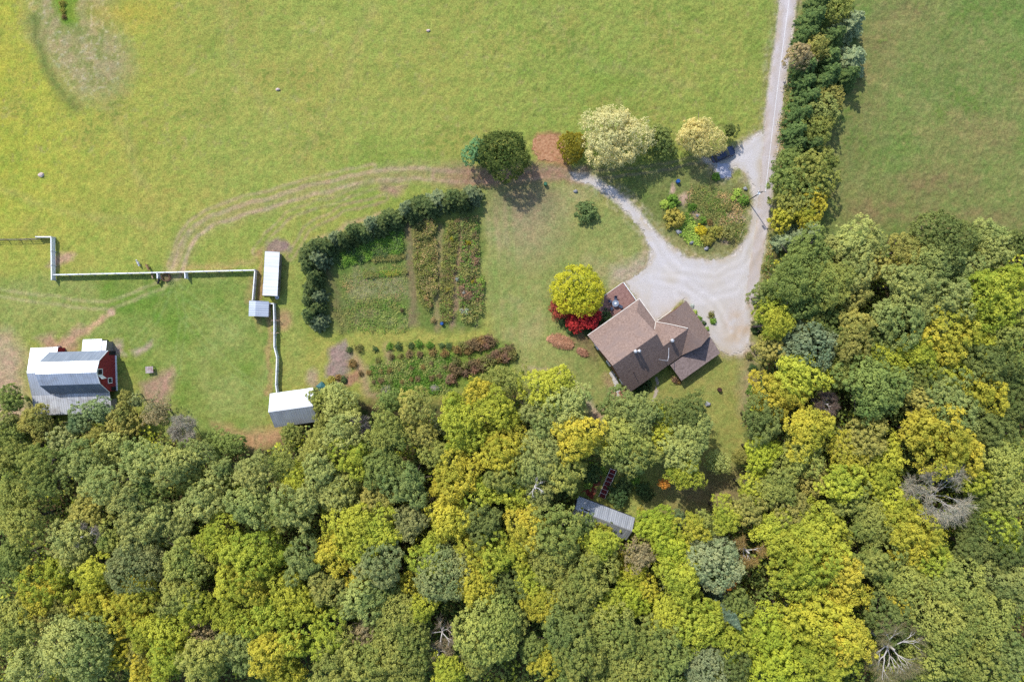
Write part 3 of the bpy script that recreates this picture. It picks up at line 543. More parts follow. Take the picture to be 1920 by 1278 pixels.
def goat(px, py, rz, m, label, s=1.0, graze=False):
    p = P(px, py)
    hz = (.55, .36) if not graze else (.28, .10)
    V = [(0, 0, .55), (-.28, 0, .56), (.26, 0, .56), (.42, 0, hz[0] + .16), (.56, 0, hz[0] + .20), (.70, 0, hz[0] + .10), (-.40, 0, .60), (-.47, 0, .68)]
    Rr = [.155, .15, .145, .085, .085, .05, .06, .03]; E = [(0, 1), (0, 2), (2, 3), (3, 4), (4, 5), (1, 6), (6, 7)]
    for sy in (-1, 1):
        n = len(V); V += [(.24, sy * .11, .40), (.26, sy * .11, .22), (.25, sy * .11, .02)]; Rr += [.07, .04, .035]; E += [(2, n), (n, n + 1), (n + 1, n + 2)]
        n = len(V); V += [(-.28, sy * .12, .42), (-.24, sy * .12, .30), (-.33, sy * .12, .20), (-.30, sy * .12, .02)]; Rr += [.085, .06, .042, .035]; E += [(1, n), (n, n + 1), (n + 1, n + 2), (n + 2, n + 3)]
        n = len(V); V += [(.55, sy * .15, hz[0] + .21)]; Rr += [.03]; E += [(4, n)]
    o = skin_body('goat', m, [tuple(c * s for c in v) for v in V], E, [r * s for r in Rr]); o.location = p; o.rotation_euler.z = rz
    return tag(o, label, 'goat', 'goats by the gap in the fence')
def patchy(name, c1, c2, sc=3.5): return noisy(name, c1, c2, sc, .9, detail=1)
goat(262.5, 495, R_(110), patchy('white_goat_coat', (.10, .10, .10), (.75, .74, .72)), 'white and grey goat standing on the field side of the fence', 1.15)
goat(280, 501, R_(-60), patchy('brown_goat_coat', (.10, .06, .03), (.24, .15, .07)), 'brown goat facing the long white fence from the field side', 1.3)
goat(288, 517, R_(-70), patchy('tan_goat_coat', (.14, .09, .05), (.34, .25, .16)), 'tan goat tucked under the long fence beside the first wing', 1.0)
goat(300.5, 528, R_(75), patchy('black_goat_coat', (.012, .012, .012), (.03, .03, .03)), 'black goat standing just inside the gap in the fence', 1.2)
hr = MB()
for k in range(14):
    t0 = 2 * math.pi * k / 14; t1 = 2 * math.pi * (k + 1) / 14
    for z in (.25, .55, .85): hr.tube([(.75 * math.cos(t0), .75 * math.sin(t0), z), (.75 * math.cos(t1), .75 * math.sin(t1), z)], [.035, .035], 5)
    hr.tube([(.75 * math.cos(t0), .75 * math.sin(t0), 0), (.75 * math.cos(t0), .75 * math.sin(t0), .9)], [.03, .03], 5)
ring = empty('hay_ring', P(314, 520), 0, 'round rusty hay ring with brown hay inside the gap in the fence', 'hay feeder')
hr.build('ring', noisy('rusty_bar', (.14, .06, .04), (.24, .13, .09), 4), ring)
MB().blob((0, 0, .12), .68, .68, .3, 5, 14, 7).build('hay', noisy('old_hay', A(120, 104, 72), A(160, 142, 100), 6, 1, .8), ring)
for (x, y, r, lb) in ((77.5, 328, .62, 'pinkish boulder alone in the yellow-green field above the barn'), (803, 58, .38, 'small white stone high in the middle of the hay field'), (521, 168, .40, 'small grey stone in the hay field above the hen house')):
    o = MB().blob((0, 0, .1), r, r * .7, r * .5, int(x), 9, 5).build('field_stone', noisy('field_stone%d' % x, A(214, 180, 166), A(236, 222, 212), 3, .95, .4), None, P(x, y)); tag(o, lb, 'stone', 'stones in the hay field')

# ------------------------------------------------------------------ house (local x along the ridge = u, local y = -v)
HA = math.atan2(.579, .817); hu, hv = 20.0, 14.0
house = empty('house', (hu * .817 + hv * .579, hu * .579 - hv * .817, 0), HA, 'brown-roofed house with garage wing and lower porch roof beside the gravel yard', 'house')
def Q(u, v, z): return (u - hu, -(v - hv), z)
def UV(px, py, z=0): 
    p = P(px, py, z); return (p.x * .817 + p.y * .579, p.x * .579 - p.y * .817)
RZ = 8.0; GZ_ = 5.95
m = MB(); m.slab([Q(11.87, 7.2, 3.0), Q(21.5, 7.2, 3.0), Q(21.5, 13.72, RZ), Q(11.87, 13.72, RZ)], .14)
m.slab([Q(11.87, 13.72, RZ), Q(21.5, 13.72, RZ), Q(21.5, 20.15, 3.0), Q(11.87, 20.15, 3.0)], .14); m.build('main_roof', SHING, house)
m = MB(); m.slab([Q(21.5, 7.2, 3.0), Q(23.35, 7.2, 3.0), Q(21.5, 8.7, 4.25)], .12); m.slab([Q(23.35, 7.2, 3.0), Q(23.42, 12.3, 3.0), Q(21.5, 14.0, 4.25), Q(21.5, 8.7, 4.25)], .12); m.build('side_roof', SHING, house)
m = MB(); m.slab([Q(21.5, 16.4, GZ_), Q(27, 16.4, GZ_), Q(23.75, 20.15, 3.0), Q(21.502, 20.15, 3.0)], .12)
m.slab([Q(21.5, 16.4, GZ_), Q(27, 16.4, GZ_), Q(23.75, 12.4, 3.02), Q(23.42, 12.3, 3.0), Q(21.5, 14.0, 4.25)], .12); m.build('link_roof', SHING, house)
m = MB(); m.slab([Q(27, 12.4, GZ_), Q(27, 20.3, GZ_), Q(30.25, 20.1, 3.0), Q(30.25, 12.4, 3.0)], .12); m.slab([Q(27, 12.4, GZ_ - .003), Q(27, 20.3, GZ_ - .003), Q(23.75, 20.1, 2.98), Q(23.75, 12.4, 2.98)], .12); m.build('garage_roof', SHING, house)
SHG = noisy('grey_brown_shingles', A(134, 118, 114), A(166, 148, 144), 2.6, .95, .35, spec=.1, detail=9)
MB().slab([Q(21.1, 20.35, 2.72), Q(30.1, 20.35, 2.72), Q(30.0, 24.0, 2.25), Q(21.2, 24.0, 2.25)], .12).build('porch_roof', SHG, house)
m = MB(); m.box(*[Q(12.2, 0, 0)[0], Q(21.4, 0, 0)[0]], Q(0, 19.7, 0)[1], Q(0, 7.6, 0)[1], 0, 2.95)
m.slab([Q(12.2, 7.7, 2.9), Q(12.2, 19.6, 2.9), Q(12.2, 13.72, RZ - .3)], .15, (1, 0, 0)); m.slab([Q(21.35, 7.7, 2.9), Q(21.35, 19.6, 2.9), Q(21.35, 13.72, RZ - .3)], .15, (-1, 0, 0)); m.build('wall', BROWNW, house)
m = MB(); m.box(Q(24.05, 0, 0)[0], Q(29.95, 0, 0)[0], Q(0, 19.75, 0)[1], Q(0, 12.75, 0)[1], 0, 2.9); m.slab([Q(24.1, 19.75, 2.88), Q(29.9, 19.75, 2.88), Q(27, 19.75, 5.7)], .12, (0, 1, 0)); m.slab([Q(24.1, 12.75, 2.88), Q(29.9, 12.75, 2.88), Q(27, 12.75, 5.7)], .12, (0, -1, 0))
m.box(Q(21.4, 0, 0)[0] + .01, Q(24.05, 0, 0)[0] - .01, Q(0, 19.68, 0)[1], Q(0, 12.8, 0)[1], 0, 2.93); m.build('garage_wall', BROWNW, house)
m = MB(); m.box(Q(21.41, 0, 0)[0], Q(23.2, 0, 0)[0], Q(0, 12.78, 0)[1], Q(0, 7.6, 0)[1], 0, 2.9); m.build('side_wall', BROWNW, house)
PALE = noisy('pale_trim', (.55, .50, .44), (.66, .61, .55), 3, .7)
m = MB(); m.box(Q(11.87, 0, 0)[0], Q(23.35, 0, 0)[0], Q(0, 7.2, 0)[1] + .005, Q(0, 7.2, 0)[1] + .12, 2.84, 3.0); m.box(Q(23.43, 0, 0)[0], Q(23.55, 0, 0)[0], Q(0, 12.2, 0)[1], Q(0, 7.2, 0)[1] + .12, 2.84, 3.0); m.box(Q(23.75, 0, 0)[0], Q(27, 0, 0)[0], Q(0, 12.4, 0)[1] + .004, Q(0, 12.4, 0)[1] + .1, 2.8, 2.95); m.build('gutter', PALE, house)
m = MB(); m.tube([Q(23.5, 12.35, 3.08), Q(25.2, 14.2, 4.55), Q(26.9, 16.3, 6.12)], [.07, .07, .07], 6); m.tube([Q(23.4, 12.35, 3.08), Q(22.4, 13.25, 3.72)], [.06, .06], 6); m.build('valley_flashing', PALE, house)
for v in (9.9, 13.7, 17.9):
    f = MB(); y = Q(0, v, 0)[1]; x = Q(12.2, 0, 0)[0]
    f.box(x - .09, x - .01, y - .62, y - .5, .75, 2.1); f.box(x - .09, x - .01, y + .5, y + .62, .75, 2.1); f.box(x - .09, x - .01, y - .5, y + .5, 1.98, 2.1); f.box(x - .14, x - .01, y - .5, y + .5, .75, .87); f.box(x - .08, x - .01, y - .04, y + .04, .87, 1.98)
    o = f.build('window', WHITE, house); MB().box(x - .05, x - .008, y - .5, y + .5, .87, 1.98).build('pane', GLASS, o)
for (u, v, zb, zt, r) in ((16.55, 13.95, 7.5, 8.9, .26), (17.15, 14.3, 7.2, 8.8, .24), (23.3, 16.45, 5.6, 6.7, .28)):
    x, y, _ = Q(u, v, 0); c = MB().box(-r, r, -r, r, zb, zt - .22, 0, (x, y, 0)).build('chimney', noisy('flue%d' % int(u * 10), (.30, .24, .21), (.40, .33, .3), 4), house)
    MB().lathe([(r * 1.25, zt - .22), (r * 1.3, zt - .12), (r * .9, zt), (.05, zt + .05)], 10, (x, y, 0)).build('cap', METAL, c)
x, y, _ = Q(20.6, 18.9, 0)
an = MB().tube([(x, y, 3.6), (x, y, 6.4)], [.05, .04], 6).build('antenna', METAL, house)
m = MB(); m.tube([(x, y, 6.3), (x - .8, y + .7, 6.35), (x - 1.15, y + 1.15, 6.4)], [.05, .045, .04], 5); m.tube([(x, y, 6.3), (x + .6, y + .6, 6.3)], [.05, .05], 5); m.tube([(x + .45, y + .35, 6.3), (x + 1.45, y + 1.75, 6.35)], [.06, .06], 5); m.build('antenna_arm', METAL, an)
x, y, _ = Q(14.5, 17.3, 0); MB().tube([(x, y, 4.9), (x, y, 5.9)], [.07, .07], 8).build('vent_pipe', DARK, house)
x, y, _ = Q(12.15, 10.2, 0); MB().lathe([(.08, 2.9), (.34, 3.1), (.36, 3.14), (.05, 3.2)], 12, (x, y, 0)).build('dish_aerial', METAL, house)
for u in (21.6, 25.6, 29.6):
    x, y, _ = Q(u, 23.75, 0); MB().box(x - .07, x + .07, y - .07, y + .07, 0, 2.2).build('porch_post', BROWNW, house)
st = MB()
for i in range(3): st.box(-.7 + .32 * i, .7, -.8, .8, .16 * i, .16 * (i + 1) - .003)
u_, v_ = UV(1171, 738); o = st.build('brick_steps', noisy('brick_red', (.22, .085, .06), (.34, .15, .11), 5, .9, .3), None, P(1169, 738)); o.rotation_euler.z = HA; tag(o, 'red brick steps at the wood-side corner of the house', 'steps')
deck = empty('deck', (19.6 * .817 + 5.2 * .579, 19.6 * .579 - 5.2 * .817, 0), HA, 'reddish wooden deck with white edge rail between maple and house', 'deck')
DW = noisy('deck_boards', A(142, 106, 98), A(172, 134, 124), 2.2, .85, .15)
m = MB()
for i in range(28): m.box(-3.6 + .257 * i, -3.6 + .257 * i + .245, -1.95, 2.1, .40, .5)
m.box(-3.55, 3.55, -1.9, 2.05, 0, .39); m.build('floor', DW, deck)
m = MB(); m.box(3.56, 3.66, -1.95, 2.1, .9, 1.0); m.box(3.58, 3.64, -1.95, 2.1, .52, .6)
for i in range(5): m.box(3.57, 3.65, -1.95 + i * .99, -1.87 + i * .99, .3, .9)
m.build('railing', WHITE, deck)
m = MB(); m.box(-3.6, 3.54, 2.1, 2.2, .36, .52); m.build('edge_board', PALE, deck)
pt = empty('patio_table', P(1154, 568.5, 1.2), HA, 'round blue-grey patio table with a pale centre on the deck', 'table'); pt.location.z = .5
MB().lathe([(.62, .70), (.64, .72), (.64, .75), (.02, .76)], 20).build('tabletop', noisy('blue_grey_top', (.13, .16, .22), (.20, .24, .30), 3, .3), pt); MB().lathe([(.3, 0), (.28, .05), (.05, .08), (.05, .7)], 10).build('leg', DARK, pt); MB().lathe([(.16, .765), (.2, .80), (.02, .84)], 12).build('bowl', WHITE, pt)
CHM = noisy('dark_blue_sling', (.03, .045, .08), (.06, .08, .12), 3, .6)
for k, (dx, dy, lb) in enumerate(((.62, .75, 'dark sling chair at the patio table, on the gravel-yard side'), (-.55, .85, 'dark sling chair at the patio table, on the lawn side'), (-1.05, -.35, 'dark sling chair at the patio table, nearest the maple'), (.45, -.95, 'dark sling chair at the patio table, nearest the house wall'))):
    c = empty('patio_chair', pt.location + Matrix.Rotation(HA, 3, 'Z') @ Vector((dx, dy, 0)), HA + math.atan2(-dy, -dx), lb, 'chair', 'chairs round the patio table')
    MB().box(-.24, .26, -.25, .25, .42, .46).build('seat', CHM, c); MB().slab([(-.24, -.25, .46), (-.24, .25, .46), (-.38, .25, .98), (-.38, -.25, .98)], .04, (-1, 0, 0)).build('backrest', CHM, c)
    for sx in (-.22, .22):
        for sy in (-.23, .23): MB().box(sx - .02, sx + .02, sy - .02, sy + .02, 0, .42).build('leg', DARK, c)

# ------------------------------------------------------------------ long shed in the clearing, red stairs
ls = empty('long_shed', (0, 0, 0), R_(-21), 'long low grey metal shed half in tree shade beside the red stairs', 'shed')
wc, tc_ = 27.1, 24.45; ls.location = (wc * .934 - tc_ * .358, -(wc * .358 + tc_ * .934), 0)
MB().slab([(-5.5, 2.2, 2.35), (5.65, 2.2, 2.35), (5.65, 0, 4.0), (-5.5, 0, 4.0)], .08).build('roof', TINGREY, ls)
MB().slab([(-5.5, -2.2, 2.35), (5.65, -2.2, 2.35), (5.65, 0, 4.0), (-5.5, 0, 4.0)], .08).build('roof', TINGREY, ls)
MB().slab([(-5.52, -.13, 3.97), (5.67, -.13, 3.97), (5.67, .1, 4.06), (-5.52, .1, 4.06)], .04).build('ridge_cap', METAL, ls)
m = MB(); m.box(-5.3, 5.45, -1.95, 1.95, 0, 2.25); m.slab([(-5.3, 1.9, 2.25), (-5.3, -1.9, 2.25), (-5.3, 0, 3.7)], .1, (1, 0, 0)); m.slab([(5.45, 1.9, 2.25), (5.45, -1.9, 2.25), (5.45, 0, 3.7)], .1, (-1, 0, 0)); m.build('wall', noisy('dark_shed_wall', (.05, .05, .055), (.09, .09, .1), 3), ls)
MB().slab([(-3.9, .62, 3.575), (-2.7, .62, 3.575), (-2.7, .42, 3.725), (-3.9, .42, 3.725)], .03).build('skylight', DARK, ls)
p0, p1 = P(1149, 878), P(1128, 932)
d = p1 - p0; ln = d.length; stz = empty('garden_stairs', (p0.x, p0.y, 0), math.atan2(d.y, d.x), 'red plank garden stairs with pale edges leading down to the long grey shed', 'stairs')
RP = noisy('red_planks', A(92, 32, 36), A(124, 48, 50), 3, .8, .2)  # plank red darkened to hold the tree shade over the stairs
nst = 7
for i in range(nst):
    zt = .9 - i * .115
    MB().box(i * ln / nst + .09, (i + 1) * ln / nst - .01, -.52, .52, zt - .1, zt).build('tread', RP, stz)
    MB().box(i * ln / nst, i * ln / nst + .08, -.56, .56, zt - .1, zt + .03).build('nosing', PALE, stz)
for s in (-1, 1): MB().slab([(0, s * .6 - .04, .98), (ln, s * .6 - .04, .16), (ln, s * .6 + .04, .16), (0, s * .6 + .04, .98)], .14).build('stringer', PALE, stz)

# ------------------------------------------------------------------ parked car
cp = P(1354, 291); car = empty('parked_car', cp, R_(23), 'dark blue car parked half under the pale gold willow', 'car')
PAINT, _t, _p = newmat('dark_blue_paint'); _p.inputs['Base Color'].default_value = (.012, .02, .05, 1); _p.inputs['Roughness'].default_value = .22; _p.inputs['Metallic'].default_value = .3; _p.inputs['Coat Weight'].default_value = .6
def loft(sections, m, name, parent):                # sections: list of (x, [(y,z)...]) half profiles mirrored
    b = MB(); n = None
    for x, pr in sections:
        ring = [(x, y, z) for y, z in pr] + [(x, -y, z) for y, z in reversed(pr)]
        n = len(ring); b.v += ring
    for i in range(len(sections) - 1):
        for k in range(n):
            k2 = (k + 1) % n; b.f.append((i * n + k, (i + 1) * n + k, (i + 1) * n + k2, i * n + k2))
    b.f.append(tuple(range(n))); e = (len(sections) - 1) * n; b.f.append(tuple(range(e + n - 1, e - 1, -1)))
    o = b.build(name, m, parent, smooth=False, bevel=.05); return o
def sec(wd, zt, zb=.32, sh=.85): return [(wd * .9, zb), (wd, zb + .2), (wd, zt * sh), (wd * .93, zt)]
loft([(-2.28, sec(.74, .82, .42)), (-2.1, sec(.86, .98)), (-1.2, sec(.92, 1.02)), (.2, sec(.93, 1.0)), (1.15, sec(.92, .96)), (1.9, sec(.86, .84)), (2.25, sec(.70, .68, .4))], PAINT, 'body', car)
loft([(-1.95, [(.74, .97), (.70, 1.0)]), (-1.62, [(.76, .98), (.64, 1.50)]), (-.6, [(.80, .98), (.66, 1.58)]), (.25, [(.80, .98), (.64, 1.55)]), (1.05, [(.78, .95), (.74, .97)])], GLASS, 'cabin_glass', car)
MB().slab([(-1.65, .60, 1.60), (.2, .58, 1.62), (.2, -.58, 1.62), (-1.65, -.60, 1.60)], .06).build('roof', PAINT, car, bevel=.03)
for s in (-1, 1):
    m = MB()
    for (xa, xb) in ((-.72, -.62), (.1, .22)): m.slab([(xa, s * .80, 1.0), (xb, s * .80, 1.0), (xb, s * .66, 1.57), (xa, s * .66, 1.57)], .05, (0, s, 0))
    m.build('pillar', PAINT, car); MB().blob((.75, s * 1.0, 1.0), .12, .1, .08, 3).build('mirror', PAINT, car, smooth=True)
    MB().box(2.05, 2.2, s * .58 - .15, s * .58 + .15, .62, .72).build('headlight', METAL, car); MB().box(-2.26, -2.16, s * .66 - .12, s * .66 + .12, .74, .86).build('tail_light', noisy('tail%d' % s, (.3, .01, .01), (.35, .02, .02), 2), car)
    for x in (-1.38, 1.36):
        wl = MB().tube([(x, s * .72, .33), (x, s * .94, .33)], [.33, .33], 18).build('wheel', DARK, car); MB().tube([(x, s * .945, .33), (x, s * .955, .33)], [.2, .2], 14).build('rim', METAL, wl)

# ------------------------------------------------------------------ utility pole and wire
pp = P(1402, 376); pole = empty('utility_pole', pp, 0, 'tall wooden utility pole beside the road at the island garden', 'utility pole')
MB().tube([(0, 0, 0), (0, 0, 7.6)], [.11, .08], 10).build('pole', noisy('tarred_wood', (.055, .05, .05), (.10, .095, .09), 3), pole)
MB().tube([(-.75, .12, 7.1), (.75, .12, 7.1)], [.07, .07], 6).build('crossarm', GREYW, pole)
MB().tube([(-.35, -.1, 6.2), (-.35, -.1, 6.95)], [.2, .2], 12).build('transformer', WHITE, pole)
for s in (-.6, .6): MB().lathe([(.06, 7.17), (.09, 7.25), (.04, 7.36)], 8, (s, .12, 0)).build('insulator', WHITE, pole)
wm = noisy('bright_wire', (.55, .55, .56), (.62, .62, .62), 2, .4)
wr = MB(); e = Vector((52.5, 84, 7.3)); s0 = pp + Vector((.6, .12, 7.36))
wr.tube([s0.lerp(e, t) - Vector((0, 0, 1.0 * 4 * t * (1 - t))) for t in np.linspace(0, 1, 14)], [.028] * 14, 5); o = wr.build('power_line', wm, None); tag(o, 'thin bright power line running from the utility pole along the road', 'power line')

# ------------------------------------------------------------------ small things
def barrel(px, py, m, label, r=.3, h=.9, z=0):
    t = empty('barrel', P(px, py), 0, label, 'barrel'); MB().lathe([(r * .92, 0), (r, .04), (r * 1.04, h * .33), (r, h * .5), (r * 1.04, h * .67), (r, h - .03), (r * .9, h), (r * .85, h - .06), (.02, h - .06)], 18).build('drum', m, t); MB().lathe([(.06, h - .06), (.06, h - .01), (.01, h)], 8, (r * .5, 0, 0)).build('bung', DARK, t); return t
BLUE = noisy('blue_plastic', (.01, .06, .22), (.02, .09, .30), 3, .45)
barrel(829, 606.5, BLUE, 'blue barrel at the end of the narrow flower bed')
barrel(1270, 341, BLUE, 'blue barrel in the shade at the top of the island garden', .36)
barrel(1022.5, 346, noisy('green_plastic', (.02, .09, .05), (.04, .15, .08), 3, .5), 'green bin on the lawn just below the brown farm track', .33)
barrel(1348, 730, noisy('charred_drum', (.03, .012, .01), (.07, .03, .025), 4), 'charred fire barrel alone on the lawn below the porch', .36, .8)
ROCK = noisy('grey_rock', A(140, 140, 144), A(196, 196, 200), 2.5, .95, .5)
for (x, y, r, ry, lb) in ((1272, 435, .55, .42, 'triangular pale boulder below the round yellow-green bush of the island garden'), (1296, 455, .30, .45, 'small upright white stone between two boulders on the island edge'), (1324, 466, .42, .40, 'grey boulder below the yellow bushes of the island garden'), (1397, 354, .40, .34, 'pale stone by the light green plants near the utility pole'), (1307, 405, .34, .28, 'flat pinkish stone in the middle of the island garden'), (1079, 359, .32, .42, 'white stone on the lawn above the round clipped shrub'), (1326, 757, .55, .5, 'pale boulder on the lawn edge below the fire barrel'), (1412, 713, .25, .25, 'tiny white stone at the hedge edge beside the lawn')):
    o = MB().blob((0, 0, .15), r, ry, .38, int(x), 8, 5, .3).build('rock', ROCK, None, P(x, y)); o.rotation_euler.z = x; tag(o, lb, 'rock')
o = MB().box(-.05, .05, -.8, .8, .02, .14).build('timber_edging', noisy('pale_timber', A(196, 192, 150), A(220, 216, 180), 3), None, P(1390, 438)); o.rotation_euler.z = R_(-22); tag(o, 'pale timber board lying at the road edge of the island garden', 'board')
# brush heaps: many crossed sticks
def heap(px, py, rx, ry, h, n, m, label, cat, name, seed, sl=.9, sr=.025, rz=0):
    rg = random.Random(seed); b = MB().blob((0, 0, .02), rx * .9, ry * .9, h * .7, seed, 14, 6)
    for i in range(n):
        a_ = rg.uniform(0, 6.28); q_ = math.sqrt(rg.random()) * .95; x, y = rx * q_ * math.cos(a_), ry * q_ * math.sin(a_); z = h * .75 * (1 - q_ * q_) ** .5 + .05; t = rg.uniform(0, 6.28); L_ = sl * rg.uniform(.4, 1)
        d_ = Vector((math.cos(t), math.sin(t), rg.uniform(-.25, .3))) * L_ / 2; c_ = Vector((x, y, z)); b.tube([c_ - d_, c_ + d_], [sr, sr * .6], 4, False)
    o = b.build(name, m, None, P(px, py)); o.rotation_euler.z = rz; return tag(o, label, cat)
heap(1052, 640, 2.7, 1.4, .8, 420, noisy('dry_brush', A(196, 138, 104), A(226, 176, 138), 3, 1, .5), 'heap of orange-brown cut brush beside the red and yellow maple', 'brush heap', 'brush_heap', 4, rz=R_(-18))
heap(1092, 660, 1.3, .8, .5, 140, noisy('dry_brush_brown', A(178, 124, 96), A(206, 160, 128), 3, 1, .5), 'smaller brown brush heap near the house wall', 'brush heap', 'brush_heap', 9, rz=R_(-30))
heap(815, 727, .9, .7, .4, 70, noisy('grey_brush', A(170, 156, 146), A(206, 196, 188), 3, 1, .5), 'small pale stick pile below the reddish shrubs at the wood edge', 'stick pile', 'stick_pile', 12, .7)
heap(725, 730, 1.1, .9, .3, 80, noisy('grey_brush2', A(180, 158, 150), A(210, 196, 188), 3, 1, .5), 'pale pinkish stick pile at the wood end of the vegetable garden', 'stick pile', 'stick_pile', 14, 1.0)
# ------------------------------------------------------------------ foliage shapes (leaf-sized faces gathered into sprays and boughs)
def leafset(c, nrm, size, rng, asp=0.62):
    n = len(c); r = rng.normal(size=(n, 3)); t = np.cross(nrm, r); t /= np.linalg.norm(t, axis=1, keepdims=True) + 1e-9
    b = np.cross(nrm, t); s = size[:, None]
    v = np.stack([c - t * s, c + b * s * asp, c + t * s, c - b * s * asp], 1).reshape(-1, 3)
    q = np.arange(4 * n).reshape(n, 4); return v, q
def unit(v): return v / (np.linalg.norm(v, axis=-1, keepdims=True) + 1e-9)
def crown_mesh(name, R, zf=0.85, nb=7, ncl=95, rc=.56, leaf=.12, per=46, seed=0, lump=.3, low=-.35, relief=.18, cflat=.75, up=.45, rnd=.48, inner=520):
    """boughs -> leaf clusters -> leaves: every cluster is a small dome of leaves facing outwards"""
    rng = np.random.RandomState(seed); ph = rng.uniform(0, 6.283, 4)
    bd = unit(rng.normal(size=(nb, 3)) * np.array([1, 1, .7]) + np.array([0, 0, .25])); ba = rng.uniform(-lump, lump, nb); bt = rng.uniform(0, 1, nb)
    d = []
    for _ in range(ncl):
        best = None
        for _ in range(10):
            z = rng.uniform(low, 1); a = rng.uniform(0, 6.283); q = math.sqrt(max(0, 1 - z * z)); p = np.array([q * math.cos(a), q * math.sin(a), z])
            m = np.min(np.linalg.norm(np.array(d) - p, axis=1)) if d else 9
            if best is None or m > best[0]: best = (m, p)
        d.append(best[1])
    d = np.array(d); wgt = np.exp(7 * (d @ bd.T)); wgt /= wgt.sum(1, keepdims=True); az = np.arctan2(d[:, 1], d[:, 0])
    rad = 1 + wgt @ ba + lump * .3 * np.sin(3 * az + ph[0]) + lump * .25 * np.sin(5 * az + ph[1]) + rng.uniform(-relief, relief, ncl)
    near = wgt.max(1); rad -= (near < .6) * relief * rng.uniform(.4, 1.6, ncl)                 # hollows where two boughs meet
    cr_ = rc * rng.uniform(.6, 1.55, ncl) ** 1.0; cc = d * np.maximum(rad, .45)[:, None] * (R - rc * .6); cc[:, 2] *= zf
    n = per; s = unit(rng.normal(size=(ncl, n, 3)) + d[:, None, :] * .7 + np.array([0, 0, .35])); k = rng.uniform(.55, 1.06, (ncl, n, 1)) + (rng.rand(ncl, n, 1) < .22) * rng.uniform(0, .5, (ncl, n, 1))
    V = cc[:, None, :] + s * k * cr_[:, None, None] * np.array([1, 1, cflat]); Nn = unit(s + np.array([0, 0, up]) + rng.normal(size=s.shape) * rnd)
    T = np.clip((wgt @ bt)[:, None] * .6 + rng.uniform(0, .34, (ncl, 1)) + rng.uniform(0, .16, (ncl, n)), 0, 1)
    V = V.reshape(-1, 3); Nn = Nn.reshape(-1, 3); T = T.ravel(); k = inner
    q_ = unit(rng.normal(size=(k, 3))) * (rng.uniform(.2, .78, (k, 1)) * R); q_[:, 2] *= zf * .85
    V = np.concatenate([V, q_]); Nn = np.concatenate([Nn, unit(rng.normal(size=(k, 3)) + np.array([0, 0, 1]))]); T = np.concatenate([T, rng.uniform(.1, .6, k)])
    hr = np.quantile(np.hypot(V[:-k, 0], V[:-k, 1]), .965); V[:, :2] *= R / hr; V[:, 2] *= .5 + .5 * R / hr
    sz = leaf * rng.uniform(.7, 1.35, len(V)); sz[-k:] = .24 * rng.uniform(.7, 1.3, k)
    v, q = leafset(V, Nn, sz, rng, .7); return fastmesh(name, v, q, np.repeat(T, 4))
def plume_mesh(name, R, zf, n_str, seed, leaf=.11, length=1.4, per=16):
    """willow and other fine weeping crowns: many thin trailing strands"""
    rng = np.random.RandomState(seed); V = []; Nn = []; T = []; nb = 26
    bd = unit(rng.normal(size=(nb, 3)) + np.array([0, 0, .5])); br = rng.uniform(.5, .8, nb)
    for i in range(n_str):
        j = rng.randint(nb); d = unit(bd[j] + rng.normal(size=3) * .33); 
        if d[2] < -.45: continue
        s0 = d * R * br[j] * np.array([1, 1, zf]); t = np.linspace(0, 1, per)[:, None]
        out = unit(d * np.array([1, 1, .35]) + rng.normal(size=3) * .2)
        c = s0 + out * t * (R * (1.0 - br[j]) * 1.25 + .2) + np.array([0, 0, 1.0]) * (.35 * t - length * t * t) + rng.normal(size=(per, 3)) * .05
        V.append(c); Nn.append(unit(np.array([0, 0, .8]) + d * .8 + rng.normal(size=(per, 3)) * .5)); T.append(np.full(per, np.clip(rng.uniform(.1, .6) + .35 * (j % 5) / 4, 0, 1)))
    k = 350; q_ = unit(rng.normal(size=(k, 3))) * (rng.uniform(.1, .65, (k, 1)) * R); q_[:, 2] *= zf
    V.append(q_); Nn.append(unit(rng.normal(size=(k, 3)) + np.array([0, 0, 1]))); T.append(rng.uniform(0, .3, k))
    V = np.concatenate(V); Nn = np.concatenate(Nn); T = np.concatenate(T); sz = leaf * rng.uniform(.8, 1.4, len(V)); sz[-k:] *= 2.2
    v, q = leafset(V, Nn, sz, rng, .5); return fastmesh(name, v, q, np.repeat(T, 4))
def conifer_mesh(name, R, Hc, seed, tiers=11, leaf=.13, dens=1.0, lift=.25, tip=.12):
    """layered conifer: whorls of feathered branches narrowing to the top (base at z=0)"""
    rng = np.random.RandomState(seed); V = []; Nn = []; T = []
    for k in range(tiers):
        f = k / (tiers - 1); z0 = Hc * (.04 + .92 * f); rr = R * ((1 - f) ** .75 * (1 - tip) + tip); nb = max(5, int(13 * (1 - .5 * f)))
        for b_ in range(nb):
            a = 6.283 * (b_ + rng.rand()) / nb; L_ = rr * rng.uniform(.78, 1.1); n = int((10 + 16 * L_) * dens); t = np.sqrt(rng.uniform(.02, 1, n)); tint = rng.uniform(.1, .7)
            wdt = (.10 + .26 * L_ * (1 - t)) ; lat = rng.uniform(-1, 1, n) * wdt
            x = t * L_; c = np.stack([x * math.cos(a) - lat * math.sin(a), x * math.sin(a) + lat * math.cos(a), z0 - .28 * x + lift * t * t + rng.normal(size=n) * .05], 1)
            V.append(c); Nn.append(unit(np.array([math.cos(a) * .5, math.sin(a) * .5, 1]) + rng.normal(size=(n, 3)) * .4)); T.append(np.clip(tint + .3 * t + rng.uniform(-.1, .1, n), 0, 1))
    V = np.concatenate(V); Nn = np.concatenate(Nn); T = np.concatenate(T); v, q = leafset(V, Nn, leaf * rng.uniform(.7, 1.4, len(V)), rng, .5); return fastmesh(name, v, q, np.repeat(T, 4))
